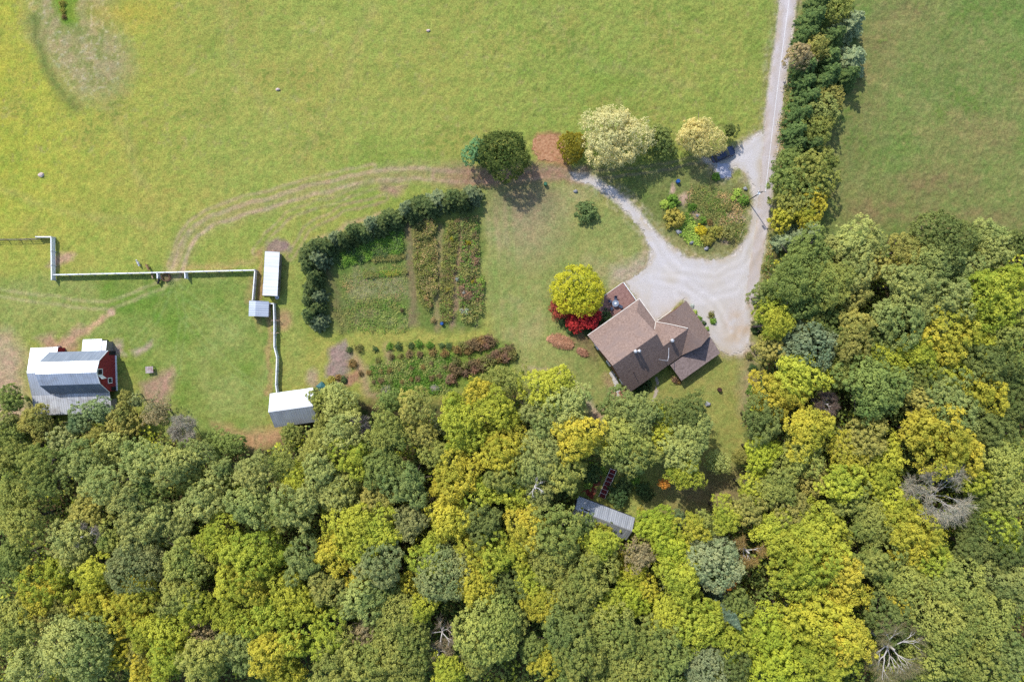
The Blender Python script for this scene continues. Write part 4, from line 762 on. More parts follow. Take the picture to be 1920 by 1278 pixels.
def trunk_mesh(name, H, Rc, seed, r0=.22, limbs=7, m=None):
    rg = random.Random(seed); b = MB(); lean = Vector((rg.uniform(-.3, .3), rg.uniform(-.3, .3), 0))
    b.tube([Vector((0, 0, 0)), Vector((0, 0, H * .3)) + lean * .3, Vector((0, 0, H * .65)) + lean, Vector((0, 0, H * .95)) + lean * 1.3], [r0 * 1.25, r0, r0 * .65, r0 * .2], 8)
    for i in range(limbs):
        a = 6.283 * (i + rg.random() * .6) / limbs; z = H * rg.uniform(.35, .75); e = Rc * rg.uniform(.55, .9); s0 = Vector((0, 0, z)) + lean * (z / H)
        b.tube([s0, s0 + Vector((math.cos(a) * e * .5, math.sin(a) * e * .5, Rc * .35)), s0 + Vector((math.cos(a) * e, math.sin(a) * e, Rc * rg.uniform(.5, .8)))], [r0 * .45, r0 * .3, r0 * .1], 6)
    return b.mesh(name, m, True)
def bare_mesh(name, R, Hc, seed, m, depth=4, n0=7, r0=.16, up=.55):
    """leafless crown: forking grey limbs"""
    rg = random.Random(seed); b = MB(); tips = []
    def grow(p, d, L_, r, k):
        q = p + d * L_; mid = p + d * L_ * .5 + Vector((rg.uniform(-1, 1), rg.uniform(-1, 1), rg.uniform(-1, 1))) * L_ * .08
        b.tube([p, mid, q], [r, r * .85, r * .65], 5 if k > 1 else 4, False)
        if k == 0: tips.append((q, d)); return
        for _ in range(2 if k < 3 else 3):
            dd = (d + Vector((rg.uniform(-1, 1), rg.uniform(-1, 1), rg.uniform(-.6, .7))) * .62).normalized(); grow(q, dd, L_ * rg.uniform(.55, .82), r * .6, k - 1)
        tips.append((q, d))
    for i in range(n0):
        a = 6.283 * (i + rg.random() * .7) / n0; grow(Vector((0, 0, Hc * rg.uniform(.0, .35))), Vector((math.cos(a), math.sin(a), up * rg.uniform(.5, 1.6))).normalized(), R * .40, r0 * rg.uniform(.6, 1), depth - 1)
    b.tube([(0, 0, -Hc * 1.2), (0, 0, 0), (0, 0, Hc * .5)], [r0 * 1.7, r0 * 1.4, r0 * .7], 7)
    return b.mesh(name, m, True), tips
def twig_mesh(name, tips, seed, n=14, L_=.9, wd=.018, mat_=None):
    rng = np.random.RandomState(seed); V = []; Q = []; T = []
    for q, d in tips:
        for _ in range(n):
            dd = unit(np.array(d) + rng.normal(size=3) * .75) * L_ * rng.uniform(.4, 1.1); p = np.array(q) + rng.normal(size=3) * .15; s = unit(np.cross(dd, rng.normal(size=3))) * wd
            i = len(V); V += [p - s, p + s, p + dd + s * .4, p + dd - s * .4]; Q.append((i, i + 1, i + 2, i + 3)); T += [rng.rand()] * 4
    return fastmesh(name, np.array(V), np.array(Q), np.array(T), mat_)
BARK = noisy('grey_bark', (.07, .055, .045), (.14, .115, .095), 4, .95, .3)
PALEBARK = noisy('bleached_wood', (.36, .33, .31), (.52, .49, .46), 3, .9)
# ---- leaf colours
F = 1.9
def LM(name, rgb, **kw): return leafmat('foliage_' + name, A(*rgb, F), **kw)
HUES = {
 'dg': ('dark green', LM('dark_green', (106, 116, 64))), 'bg': ('blue-green', LM('blue_green', (116, 132, 88))), 'g': ('mid green', LM('mid_green', (114, 127, 68))),
 'og': ('olive', LM('olive', (138, 143, 74))), 'sg': ('sage green', LM('sage', (134, 143, 82))), 'lg': ('pale green', LM('pale_green', (146, 152, 88))),
 'yg': ('yellow-green', LM('yellow_green', (156, 161, 62))), 'y': ('yellow-gold', LM('yellow_gold', (166, 160, 62))), 'yb': ('bright yellow', LM('bright_yellow', (158, 156, 58))),
 'go': ('golden brown', LM('golden_brown', (150, 146, 78))), 'br': ('brownish', LM('brownish', (152, 138, 102))), 'gr': ('greyish', LM('greyish', (134, 139, 88))),
 'bl': ('lime green', LM('lime', (152, 162, 58))), 'or': ('orange', LM('orange', (200, 138, 66))), 'si': ('silvery', LM('silvery', (144, 150, 106))), 'vs': ('silver-blue', LM('silver_blue', (134, 146, 108))),
}
CR = {}
for i in range(8): CR['L%d' % i] = crown_mesh('crown_broad_%d' % i, 4.2, .72, 6, 190, .50, .12, 42, 100 + i, .55)
for i in range(7): CR['M%d' % i] = crown_mesh('crown_round_%d' % i, 3.1, .85, 5, 120, .45, .115, 40, 200 + i, .52)
for i in range(4): CR['S%d' % i] = crown_mesh('crown_small_%d' % i, 2.1, .95, 5, 64, .40, .105, 38, 300 + i, .36, inner=260)
for i in range(4): CR['F%d' % i] = crown_mesh('crown_fine_%d' % i, 3.8, .80, 8, 280, .36, .105, 32, 400 + i, .22, relief=.09, rnd=.55)
for i in range(3): CR['W%d' % i] = crown_mesh('crown_plume_%d' % i, 4.0, .8, 12, 300, .46, .085, 50, 500 + i, .42, relief=.16, cflat=1.35, rnd=.6, up=.3, inner=300)
for i in range(3): CR['P%d' % i] = crown_mesh('crown_open_%d' % i, 3.2, .8, 7, 140, .45, .095, 26, 600 + i, .4, relief=.3, rnd=.7, inner=240)
CR['D0'] = crown_mesh('crown_dome', 4.2, .85, 7, 200, .48, .12, 42, 650, .13, relief=.1)
TR = [trunk_mesh('trunk_%d' % i, 10.0, 3.4, i, m=BARK) for i in range(3)]
CR_R = dict(D=4.2, L=4.2, M=3.1, S=2.1, F=3.8, W=4.0, P=3.2); CR_ZF = dict(D=.85, L=.74, M=.85, S=.95, F=.8, W=.8, P=.8)
CR_FORM = dict(D='domed', L='broad', M='round', S='small', F='fine-leaved', W='feathery', P='thin open')
MATSLOT = [m for m in CR.values()]
for m_ in CR.values(): m_.materials.append(BARK)                 # a slot; each tree sets its own leaf colour on it
def put(name, me, parent, mat_, loc, rz=0, sc=(1, 1, 1)):
    o = bpy.data.objects.new(name, me); COL.objects.link(o); o.parent = parent; o.location = loc; o.rotation_euler = (0, 0, rz); o.scale = sc
    if mat_ and not me.materials: me.materials.append(BARK)
    if mat_: o.material_slots[0].link = 'OBJECT'; o.material_slots[0].material = mat_
    return o
RG = random.Random(11)
TREES = []
def tree(px, py, r, hue, form=None, H=None, name='broadleaf_tree', label=None, cat='tree', group=None, zs=1.0, cov=1.0):
    """a tree whose crown shows at (px,py) with radius r (survey pixels)"""
    H = H if H else 7.2 + .13 * r + RG.uniform(-1.3, 1.3)
    form = form or ('L' if r >= 36 else 'M' if r >= 25 else 'S')
    keys = [k for k in CR if k[0] == form]; key = RG.choice(keys)
    Rm = r * .1 * (1 - H * .7 / CAMH) * cov; s = Rm / CR_R[form]; zv = min(Rm * CR_ZF[form] * zs, H * .46)
    zc = H - zv; p = P(px, py, zc + zv * .35); zsc = zv / (CR_R[form] * CR_ZF[form])
    root = empty(name, (p.x, p.y, 0), 0, label, cat, group)
    put('crown', CR[key], root, HUES[hue][1], (0, 0, zc), RG.uniform(0, 6.28), (s * RG.uniform(.9, 1.12), s * RG.uniform(.9, 1.12), zsc))
    put('trunk', RG.choice(TR), root, None, (0, 0, 0), RG.uniform(0, 6.28), (Rm / 3.6, Rm / 3.6, (zc + zv * .3) / 10.0))
    return root
# ---- the wood: crown centre, radius, leaf colour (and crown form)
WOOD = """15,750,26,g 12,790,24,lg 61,790,36,go 142,792,32,bg 180,772,26,bg 228,781,33,go 291,772,30,br,P 254,753,15,gr 236,743,14,go 22,820,32,g 13,858,32,og 114,838,30,gr 153,836,19,go 178,817,14,go 59,870,34,og
140,873,40,lg 204,843,42,lg 263,868,40,lg 77,910,30,g 26,926,38,og 318,873,36,lg 361,858,32,lg 359,897,30,og 190,917,34,lg 232,939,38,lg 272,915,27,g 278,975,42,lg 158,957,32,go 377,941,38,lg 30,985,38,og
424,835,35,g 413,883,26,lg 472,890,38,lg 523,872,32,og,P 545,813,21,og 597,752,27,og 632,752,38,lg 652,775,34,og 610,793,25,og 639,815,36,lg 597,838,34,og 663,862,38,yg 726,813,40,og 772,765,32,go 790,811,30,go 729,752,20,g
597,886,36,lg 553,905,30,yg 637,914,38,og 718,876,40,g 764,910,46,sg 702,930,26,go 896,732,28,y 942,712,38,og,P 854,753,24,yg 859,785,42,yg 926,766,38,yg 946,790,32,yg 1034,726,46,yg 1067,759,44,lg 1012,772,36,lg 1029,792,28,sg
1084,818,44,y 870,820,38,yg 946,829,42,y 819,851,30,og 821,809,22,gr 935,856,36,y 1008,835,34,lg 1023,860,38,lg 1058,890,36,og 992,883,34,sg 856,894,44,y 832,916,32,y 942,899,38,og 909,923,38,yg 964,925,34,yg 1008,928,36,lg
1163,772,42,sg 1203,779,40,sg 1172,825,44,og 1203,853,38,og 1186,866,34,sg 1251,786,31,yg 1242,816,28,yg 1290,776,38,dg 1302,808,37,sg 1284,843,40,sg 1286,884,36,yg 1346,868,23,lg 1246,908,11,or 1146,843,20,yg 
1388,856,16,go 1433,788,40,dg 1430,851,34,bl 1457,742,42,y 1463,917,38,og 1410,919,26,yg 1404,957,30,go 1365,972,32,yg 1321,986,25,og 1273,976,18,bg 1231,988,27,bl
1518,476,46,g 1603,456,40,lg 1617,475,30,lg 1565,465,28,lg 1639,453,30,lg 1493,527,48,g,W 1558,530,42,og,W 1608,510,36,lg 1651,495,28,go 1710,468,38,go 1775,448,52,dg,F 1766,490,42,sg 1862,442,38,lg 1873,472,36,lg 1803,501,32,lg 1912,450,24,dg
1713,532,46,lg 1789,558,50,lg 1724,569,38,sg 1682,594,44,sg 1766,588,38,lg 1608,552,34,go 1856,535,44,yg 1879,569,46,yg 1907,518,36,yg 1831,608,36,yg 1442,555,28,dg 1462,583,36,yg 1456,610,31,yg 1513,575,32,g 1530,605,24,og
1608,608,30,go 1569,596,28,g 1442,650,26,go 1600,648,32,go 1670,670,38,yg 1653,637,28,dg 1777,640,48,y 1732,660,36,yg 1845,640,32,yg 1901,634,42,og 1499,704,48,yg 1583,696,28,og 1653,699,36,g 1648,732,54,g 1724,704,32,og 1777,704,38,yg
1856,684,44,dg 1775,728,38,sg 1851,736,42,y 1904,710,38,dg 1724,745,26,go 1522,808,46,y 1790,768,44,sg,F 1752,816,58,y 1806,845,42,y 1630,828,44,go 1598,856,36,y 1665,857,36,yg 1503,862,42,og 1530,894,28,go 1866,810,42,dg 1887,860,40,og
1909,767,32,dg 1584,908,40,yg 1649,902,32,yg 1595,941,38,og 1489,957,34,go 1679,953,40,yg 1887,925,46,og 1828,908,28,yg 1847,948,30,g 1535,998,50,yg 1454,993,38,yg 1636,985,38,og 1711,993,48,y 1887,998,36,yg 1822,993,32,dg
1506,1004,44,yg 1482,1037,46,yg 1535,1034,50,yg 1506,1084,42,yg 1587,1078,40,y 1593,1113,36,y 1724,1014,52,y 1754,1052,38,yg 1646,1058,42,og 1695,1093,46,og 1733,1095,32,og 1891,1034,42,dg 1832,1028,34,dg 1797,1104,48,og,F 1899,1104,46,sg
1783,1174,56,og,F 1856,1163,46,og,F 1681,1157,42,dg 1698,1132,24,y 1550,1174,60,yb 1593,1203,48,y 1491,1168,38,yg 1447,1203,46,bl 1404,1189,38,yg 1523,1238,42,yg 1462,1256,44,bl 1377,1256,34,dg 1564,1256,38,yg 1762,1221,48,og,F 1827,1247,46,og
1899,1233,42,sg 1720,1256,32,g 1390,1142,34,g 1340,1056,47,si,F 1374,1099,10,or 907,982,42,dg 988,990,36,y 1042,1014,52,og 1032,1052,42,og 1094,996,26,g 1130,998,19,y 1124,1026,34,yg 929,1047,42,yg 967,1038,30,yg 1118,1056,38,og
1164,1056,22,y 1227,988,36,bl 1302,990,34,y 1205,1044,33,br,P 1259,1033,38,bl 1283,1058,36,yg 1191,1083,24,yb 1213,1109,24,yb 1280,1094,42,yg 996,1093,38,yg 948,1109,42,dg 904,1103,30,yg 1091,1103,48,og 1048,1098,32,og 1097,1136,38,og
1140,1136,36,yg 1183,1126,38,bl 1015,1136,36,y 1048,1158,40,g 921,1185,56,og,F 896,1226,42,og 948,1163,36,og 1070,1190,46,dg 1151,1190,46,og,F 1140,1157,26,y 1178,1226,46,og,F 1097,1234,48,og 1243,1201,40,og 1259,1234,46,g 1254,1156,40,yg
1313,1180,44,yg 1327,1152,36,yg 1362,1199,38,yg 1324,1253,36,si,F 1021,1245,30,y 999,1215,26,g 1064,1248,38,g 1151,1262,42,og 1205,1264,36,og 20,1050,36,g 130,1011,38,lg 130,1041,36,lg 260,993,44,lg 325,986,34,lg 200,1013,28,og
245,1066,48,gr,F 337,1056,44,og 400,1016,38,yg 370,1043,34,og 455,1043,42,yg 100,1086,44,yg 170,1081,34,yg 62,1123,44,y 117,1131,32,go 162,1136,36,y 220,1123,34,y 252,1116,32,y 240,1158,38,y 25,1173,46,og 330,1123,40,og
357,1142,34,yg 437,1101,40,yg 312,1187,46,yg 262,1187,34,yg 75,1173,32,go 140,1218,58,lg,F 45,1249,44,lg 217,1231,26,yb 260,1226,28,go 270,1266,32,y 312,1243,38,yg 380,1187,26,br 425,1161,38,yg 375,1243,46,og 425,1216,38,lg 462,1186,36,yg
467,948,42,sg 558,949,42,lg 623,930,38,lg 537,966,32,og 715,943,28,go 768,981,36,gr 839,978,48,y 821,943,22,br 662,990,48,yg 706,1002,42,yg 623,1037,42,y 677,1031,36,yg 567,1061,38,sg 514,1043,36,yg 475,1090,42,y
712,1067,42,gr 606,1108,36,go 538,1114,42,yg 668,1090,26,y 677,1126,44,sg 721,1114,32,g 807,1040,34,yg 827,1078,46,gr,F 777,1090,26,y 786,1144,30,yg 898,1043,36,y 890,1108,38,y 499,1152,46,yg 567,1138,32,yg 748,1167,46,og,F
753,1214,54,og,F 682,1191,34,br 617,1200,40,yg 543,1206,46,yg 629,1244,48,og 499,1226,46,y 458,1220,38,sg 691,1244,46,og 839,1262,34,yg 765,1262,36,og 538,1262,36,y"""
MARKS = [('red barn', 130, 705), ('metal-roofed shed', 545, 765), ('reddish garden shrubs', 880, 680), ('brown-roofed house', 1220, 660), ('long grey shed', 1135, 965), ('big leafless grey tree', 1745, 927),
         ('grassy clearing', 1330, 925), ('round silvery tree', 1340, 1056), ('silver-blue broad tree', 1513, 648), ('gravel yard corner', 1400, 640), ('right-hand field', 1740, 400), ('lower left picture corner', 20, 1260),
         ('lower right picture corner', 1900, 1260), ('bottom edge middle', 960, 1265), ('bottom edge', 480, 1268), ('big bright yellow crown', 1550, 1174), ('left picture edge', 5, 960),
         ('right picture edge', 1915, 640), ('dry paddock edge', 470, 815), ('fallen pale snag', 1400, 1030), ('bare twiggy tree', 676, 800), ('forked dead branches', 1003, 912),
         ('fine grey-leaved tree', 245, 1066), ('slim grey-leaved tree', 827, 1078), ('bare spreading tree', 1669, 1211), ('small bare grey shrub', 1548, 757), ('lower right edge', 1912, 960)]
ORD = ['nearest', 'second nearest', 'third nearest', 'fourth nearest', 'fifth nearest', 'sixth nearest', 'seventh nearest', 'eighth nearest']
def autolabel(rows):
    """rows: (object, px, py, colour words, form word, noun) -> a label that singles each one out"""
    cell = {}
    for o, x, y, cw, fw, noun in rows:
        nm, mx, my = min(MARKS, key=lambda m: math.hypot(m[1] - x, m[2] - y)); dx, dy = x - mx, y - my
        side = ('above' if dy < -abs(dx) * .6 else 'below' if dy > abs(dx) * .6 else '') ; hz = 'left' if dx < -abs(dy) * .6 else 'right' if dx > abs(dy) * .6 else ''
        ph = f'{side} and {hz} of' if side and hz else f'{hz} of' if hz else side or 'beside'
        cell.setdefault((cw, fw, noun, ph, nm), []).append((math.hypot(dx, dy), o))
    for (cw, fw, noun, ph, nm), lst in cell.items():
        lst.sort(key=lambda t: t[0])
        for i, (d, o) in enumerate(lst):
            o['label'] = f'{cw} {fw} {noun} {ph} the {nm}' if len(lst) == 1 else f'{cw} {fw} {noun}, {ORD[i]} {ph} the {nm}'
rows = []
for ent in WOOD.split():
    t = ent.split(','); x, y, r, h = int(t[0]), int(t[1]), int(t[2]), t[3]; fm = t[4] if len(t) > 4 else None
    edge = y < 800 and x < 720 or y < 848 and x < 560 or r < 24
    o = tree(x, y, r * (1.08 if edge else 1.2), h, fm, H=(4.6 + .08 * r + RG.uniform(-.4, .6)) if edge else None, group='trees of the wood')
    fk = fm or ('L' if r >= 36 else 'M' if r >= 25 else 'S'); rows.append((o, x, y, HUES[h][0], CR_FORM[fk] + ('-crowned' if fk not in 'F' else ''), 'tree'))
# ---- the shelter belt beside the road
BELT = """1538,8,28,dg 1579,10,24,og 1524,38,29,dg 1593,48,33,bg 1514,69,25,dg 1562,72,28,dg 1534,88,23,go 1507,102,25,br 1596,114,37,bg 1552,112,31,dg 1508,131,27,dg 1551,143,31,dg 1586,147,28,dg 1508,158,27,dg 1538,160,28,dg
1556,180,23,go 1514,187,29,dg 1546,210,30,sg 1500,218,29,dg 1538,239,29,og 1490,249,27,dg 1520,274,27,dg 1494,272,25,dg 1484,304,29,g 1514,318,31,og 1548,301,35,og 1477,338,29,g 1510,349,33,g 1538,338,29,og 1479,373,29,og
1527,376,27,y 1496,384,27,og 1470,404,24,y 1517,401,26,y 1513,435,31,bg 1466,454,20,bg 1490,446,20,bg"""
belt = []
for ent in BELT.split():
    x, y, r, h = ent.split(','); x, y, r = int(x), int(y), int(r)
    form = 'C' if h in ('dg', 'bg') else None
    if form is None:
        o = tree(x, y, r * 1.15, h, 'M' if r > 24 else 'S', H=6.2 + RG.uniform(-.6, .9), group='trees of the roadside belt'); nm = 'leafy'
    else: o = ('con', x, y, r, h); nm = 'evergreen'
    belt.append((o, x, y, h, nm))
CON = [conifer_mesh('conifer_%d' % i, 2.6, 7.0, 700 + i, 11, .15, 1.25) for i in range(3)]; CEDAR = [conifer_mesh('cedar_%d' % i, 1.75, 4.2, 720 + i, 9, .13, 1.5, .5, .3) for i in range(3)]
for m_ in CON + CEDAR: m_.materials.append(BARK)
STEM = MB().tube([(0, 0, 0), (0, 0, 3), (0, 0, 6.6)], [.16, .1, .02], 7).mesh('conifer_stem', BARK, True)
def conifer(px, py, r, mat_, meshes, R0, H0, H, label=None, cat='tree', group=None, name='conifer_tree', zref=.35):
    p = P(px, py, H * zref); Rm = r * .1 * (1 - H * zref / CAMH); s = Rm / R0
    root = empty(name, (p.x, p.y, 0), 0, label, cat, group)
    put('crown', RG.choice(meshes), root, mat_, (0, 0, .15), RG.uniform(0, 6.28), (s, s, H / H0)); put('trunk', STEM, root, None, (0, 0, 0), 0, (1, 1, H / 7.0)); return root
rws = []; BELTG = LM('belt_green', (90, 110, 64), spread=.45)
BM = [('road top', 1510, 15), ('belt bend', 1600, 100), ('drive entrance', 1450, 250), ('utility pole', 1423, 355), ('yellow belt clump', 1480, 410)]
for o, x, y, h, nm in belt:
    if isinstance(o, tuple): o = conifer(x, y, o[3], HUES['vs'][1] if h == 'bg' else BELTG, CON, 2.6, 7.0, 6.2 + RG.uniform(-.8, 1.2), group='trees of the roadside belt')
    rws.append((o, x, y, {'dg': 'dark green', 'bg': 'blue-green'}.get(h, HUES[h][0]), nm, 'belt tree'))
sv = MARKS; MARKS = BM; autolabel(rws); MARKS = sv
# ---- cedar hedge round the garden, one tree after another
HL = [(884, 368), (868, 378), (850, 372), (836, 384), (820, 378), (806, 390), (790, 386), (776, 399), (764, 392), (742, 414), (728, 410), (714, 425), (698, 421), (682, 438), (664, 434), (648, 450), (630, 448), (612, 464), (596, 463), (582, 478), (598, 484),
      (580, 499), (592, 520), (586, 541), (598, 556), (580, 562), (596, 578), (582, 590), (598, 602)]
hrow = []; CEDM = [LM('cedar_green', (88, 102, 62), spread=.5), LM('cedar_grey_green', (110, 122, 88), spread=.45)]
for i, (x, y) in enumerate(HL):
    o = conifer(x, y, RG.uniform(17, 27), CEDM[i % 4 == 0], CEDAR, 1.75, 4.2, RG.uniform(2.7, 5.0), group='cedars of the garden hedge', name='hedge_cedar'); hrow.append((o, x, y, 'dark green' if i % 4 else 'blue-green', 'dense', 'hedge cedar'))
MARKS = [('big dark shade tree', 930, 340), ('flower row tops', 820, 400), ('gap in the hedge', 757, 405), ('slanting hedge arm', 665, 445), ('hedge corner', 590, 470), ('hen house', 540, 545), ('hedge end', 590, 612)]; autolabel(hrow); MARKS = sv
# ---- single trees
def bare(px, py, r, H, seed, label, twig, tc, depth=4, n0=7, r0=.15, tn=12, tl=.9, up=.55, lean=None, name='bare_tree', tw=.02):
    Hc = H * .45; zc = H * .55; p = P(px, py, zc + Hc * .3); Rm = r * .1 * (1 - zc / CAMH)
    root = empty(name, (p.x, p.y, 0), 0, label, 'tree', None)
    me_, tips = bare_mesh('bare_limbs_%d' % seed, Rm * .85, Hc, seed, PALEBARK, depth, n0, r0, up)
    t = put('trunk', me_, root, None, (0, 0, zc), 0)
    if lean: t.rotation_euler = lean
    tm = leafmat('twigs_%d' % seed, tc, transl=.1, var=0)
    k = put('twigs', twig_mesh('twigs_%d' % seed, tips, seed, tn, tl, tw, tm), root, None, (0, 0, zc), 0)
    if lean: k.rotation_euler = lean
    return root
bare(1745, 927, 68, 14.5, 1, 'largest leafless grey tree, wide grey crown among yellow-green crowns', 1, A(196, 186, 164), 5, 12, .07, 7, 1.1, .6, tw=.024)
bare(1669, 1211, 66, 15, 2, 'leafless pale-limbed tree spreading beside the bright yellow crown', 1, A(160, 150, 110), 5, 7, .2, 10, 1.2, .5)
bare(1400, 1032, 40, 14, 3, 'pale dead snag with tan twigs right of the round silvery tree', 1, A(186, 156, 96), 4, 5, .16, 26, .9, .7)
bare(1548, 757, 28, 11, 4, 'purplish grey bare shrub-like tree between green crowns', 1, A(142, 124, 114), 4, 7, .1, 26, .7, .8)
bare(676, 800, 24, 9, 5, 'grey twiggy dead tree behind the metal-roofed shed', 1, A(160, 148, 144), 4, 8, .1, 12, .6, .6)
bare(1003, 912, 27, 17.5, 6, 'white forked dead branches poking above green crowns by the red stairs', 1, A(190, 184, 170), 3, 5, .14, 2, .6, .3)
bare(350, 802, 32, 5, 7, 'pale leafless scrub at the paddock edge below the bare dirt patch', 1, A(205, 196, 176), 4, 10, .06, 26, .8, .8)
bare(160, 1003, 30, 13.5, 8, 'bleached dead limbs lying over pale crowns near the left edge', 1, A(176, 164, 150), 4, 4, .15, 12, .8, .35)
bare(594, 843, 18, 13, 9, 'small tangle of grey dead twigs poking from an olive crown', 1, A(180, 174, 158), 3, 7, .07, 10, .6, .6)
bare(829, 1186, 32, 14, 10, 'pale dead limbs below the slim grey-leaved tree', 1, A(176, 160, 136), 4, 5, .13, 8, .8, .4)
bare(822, 1222, 32, 14, 12, 'tan leafless tree near the bottom edge under the dead limbs', 1, A(170, 156, 120), 4, 6, .11, 14, .9, .6)
bare(80, 1262, 24, 14, 13, 'white dead branch fork between two pale crowns at the lower left', 1, A(190, 180, 168), 3, 4, .15, 4, .7, .3)
bare(985, 748, 16, 5, 14, 'small grey leafless bush at the wood edge below the reddish shrubs', 1, A(176, 160, 140), 3, 8, .05, 14, .5, .8)
bare(1675, 648, 14, 10, 15, 'tiny grey dead top among sage crowns at the right', 1, A(150, 140, 132), 3, 7, .06, 10, .5, .8)
# big silver-blue tree, the spruce, willows, maple and the row by the track
tree(1513, 648, 62, 'vs', 'F', 12.5, label='silver-blue broad feathery tree standing beside the gravel yard end', zs=1.1)
conifer(1348, 1128, 26, LM('spruce_blue', (92, 108, 88), spread=.5), [conifer_mesh('spruce', 2.0, 13.0, 77, 26, .12, 1.2, .2, .03)], 2.0, 13.0, 17.0, 'tall blue-grey spruce spire leaning outward below the round silvery tree', name='spruce_tree', zref=.3); 
tree(943, 284, 49, 'og', 'F', 8.5, label='large round dark olive shade tree beside the brown farm track', zs=1.15).children[0].material_slots[0].material = LM('deep_olive', (92, 102, 52))
tree(892, 286, 29, 'bg', 'M', 6.0, label='blue-green half-round tree pressed against the dark olive shade tree').children[0].material_slots[0].material = LM('sea_green', (104, 138, 92))
tree(1072, 272, 29, 'og', 'F', 5.0, label='small olive-gold bushy tree between the soil heap and the willow').children[0].material_slots[0].material = LM('olive_gold', (136, 126, 46))
WPALE = LM('willow_pale', (196, 190, 132), spread=.2); WGOLD = LM('willow_gold', (190, 180, 116), spread=.25)
wt = tree(1155, 252, 66, 'y', 'W', 9.5, label='largest pale yellow willow, feathery crown over the farm track', zs=1.1); wt.children[0].material_slots[0].material = WPALE
wt = tree(1311, 247, 49, 'y', 'W', 8.0, label='smaller willow with golden heart beside the parked car', zs=1.1); wt.children[0].material_slots[0].material = WGOLD
tree(1243, 262, 36, 'dg', 'M', 5.6, label='dark green tree squeezed between the two pale willows', zs=1.2); tree(1372, 244, 17, 'dg', 'S', 4.4, label='small dark green bush behind the golden willow by the road')
MY = LM('maple_yellow', (164, 162, 50), spread=.36); MR = LM('maple_red', (172, 56, 62), spread=.45)
mt = tree(1085, 545, 51, 'yb', 'D', 7.2, label='round bright yellow maple beside the deck, red foliage at its foot', zs=1.25); mt.children[0].material_slots[0].material = MY; 
for i, (x, y, r, H_, lb) in enumerate(((1108, 592, 26, 3.8, 'crimson small maple on the house side of the yellow maple'), (1079, 602, 23, 3.3, 'crimson small maple under the middle of the yellow maple'), (1050, 576, 22, 3.6, 'rust-red small maple on the lawn side of the yellow maple'))):
    t = tree(x, y, r, 'or', 'S', H_, name='red_maple', label=lb, cat='tree', group='red maples under the yellow one'); t.children[0].material_slots[0].material = MR if i < 2 else LM('maple_rust', (148, 78, 62))
# ------------------------------------------------------------------ shrubs and plants: one small thing each
SH = {}
for i in range(4): SH['d%d' % i] = crown_mesh('shrub_dome_%d' % i, 1.0, .8, 5, 30, .26, .075, 34, 800 + i, .2, low=-.05, inner=60)
for i in range(4): SH['w%d' % i] = crown_mesh('shrub_wispy_%d' % i, 1.0, .85, 6, 34, .24, .065, 22, 820 + i, .36, low=-.05, relief=.25, rnd=.6, inner=50)
for m_ in SH.values(): m_.materials.append(BARK)
SM = {k: LM(k, v) for k, v in dict(shrub_red_brown=(130, 112, 80), shrub_rust=(144, 120, 76), shrub_dark=(90, 108, 66), shrub_green=(104, 136, 58), shrub_lime=(156, 178, 84), shrub_gold=(150, 144, 70), shrub_yellow=(180, 166, 52),
                                      shrub_tan=(172, 150, 104), shrub_olive=(134, 132, 78), shrub_white=(196, 198, 188), shrub_pink=(140, 112, 90), shrub_deep=(78, 98, 60)).items()}
def shrub(px, py, r, mk, label, group=None, h=None, form='d', name='shrub', cat='shrub', sy=1.0, rz=None):
    Rm = r * .1; h = h or Rm * 1.1; p = P(px, py, h * .5)
    o = bpy.data.objects.new(name, SH[RG.choice([k for k in SH if k[0] == form])]); COL.objects.link(o); o.location = (p.x, p.y, h * .12); o.rotation_euler.z = RG.uniform(0, 6.28) if rz is None else rz; o.scale = (Rm, Rm * sy, h / .95)
    o.material_slots[0].link = 'OBJECT'; o.material_slots[0].material = SM[mk]; return tag(o, label, cat, group)
# lower garden: rows of currant-like bushes
ROWS = [[(655, 655), (672, 652), (703, 654), (730, 650), (748, 650), (770, 648), (786, 645), (806, 646), (828, 648), (842, 649)],
        [(660, 682), (708, 676), (733, 668), (750, 668), (767, 664), (788, 664), (812, 662), (834, 662)],
        [(676, 700), (692, 698), (714, 697), (731, 694), (749, 692), (771, 690), (793, 688), (809, 682), (834, 688)],
        [(700, 716), (714, 714), (731, 714), (753, 716), (770, 711), (783, 710), (809, 708), (823, 704), (782, 709.5)]]
RN = ['row nearest the vegetable plot', 'second row from the vegetable plot', 'third row from the vegetable plot', 'row nearest the wood']
RG2 = random.Random(5)
CN = {'shrub_red_brown': 'red-brown', 'shrub_rust': 'rusty', 'shrub_dark': 'dark green', 'shrub_olive': 'olive', 'shrub_green': 'green'}
POSN = ['first', 'second', 'third', 'fourth', 'fifth', 'sixth', 'seventh', 'eighth', 'ninth', 'tenth']
for ri, row in enumerate(ROWS):
    row = sorted(set(row))
    if ri == 3: row = [p for p in row if p != (782, 709.5)]
    for k, (x, y) in enumerate(row):
        mk = RG2.choice(['shrub_red_brown', 'shrub_rust', 'shrub_red_brown', 'shrub_olive'] if ri else ['shrub_rust', 'shrub_dark', 'shrub_olive', 'shrub_green', 'shrub_dark'])
        shrub(x, y, RG2.uniform(7.2, 10) if ri < 2 else RG2.uniform(5.4, 7.6), mk, f'{CN[mk]} garden bush, {POSN[k]} from the compost patch in the {RN[ri]}', 'bushes of the lower garden', form='w', name='garden_bush', cat='bush')
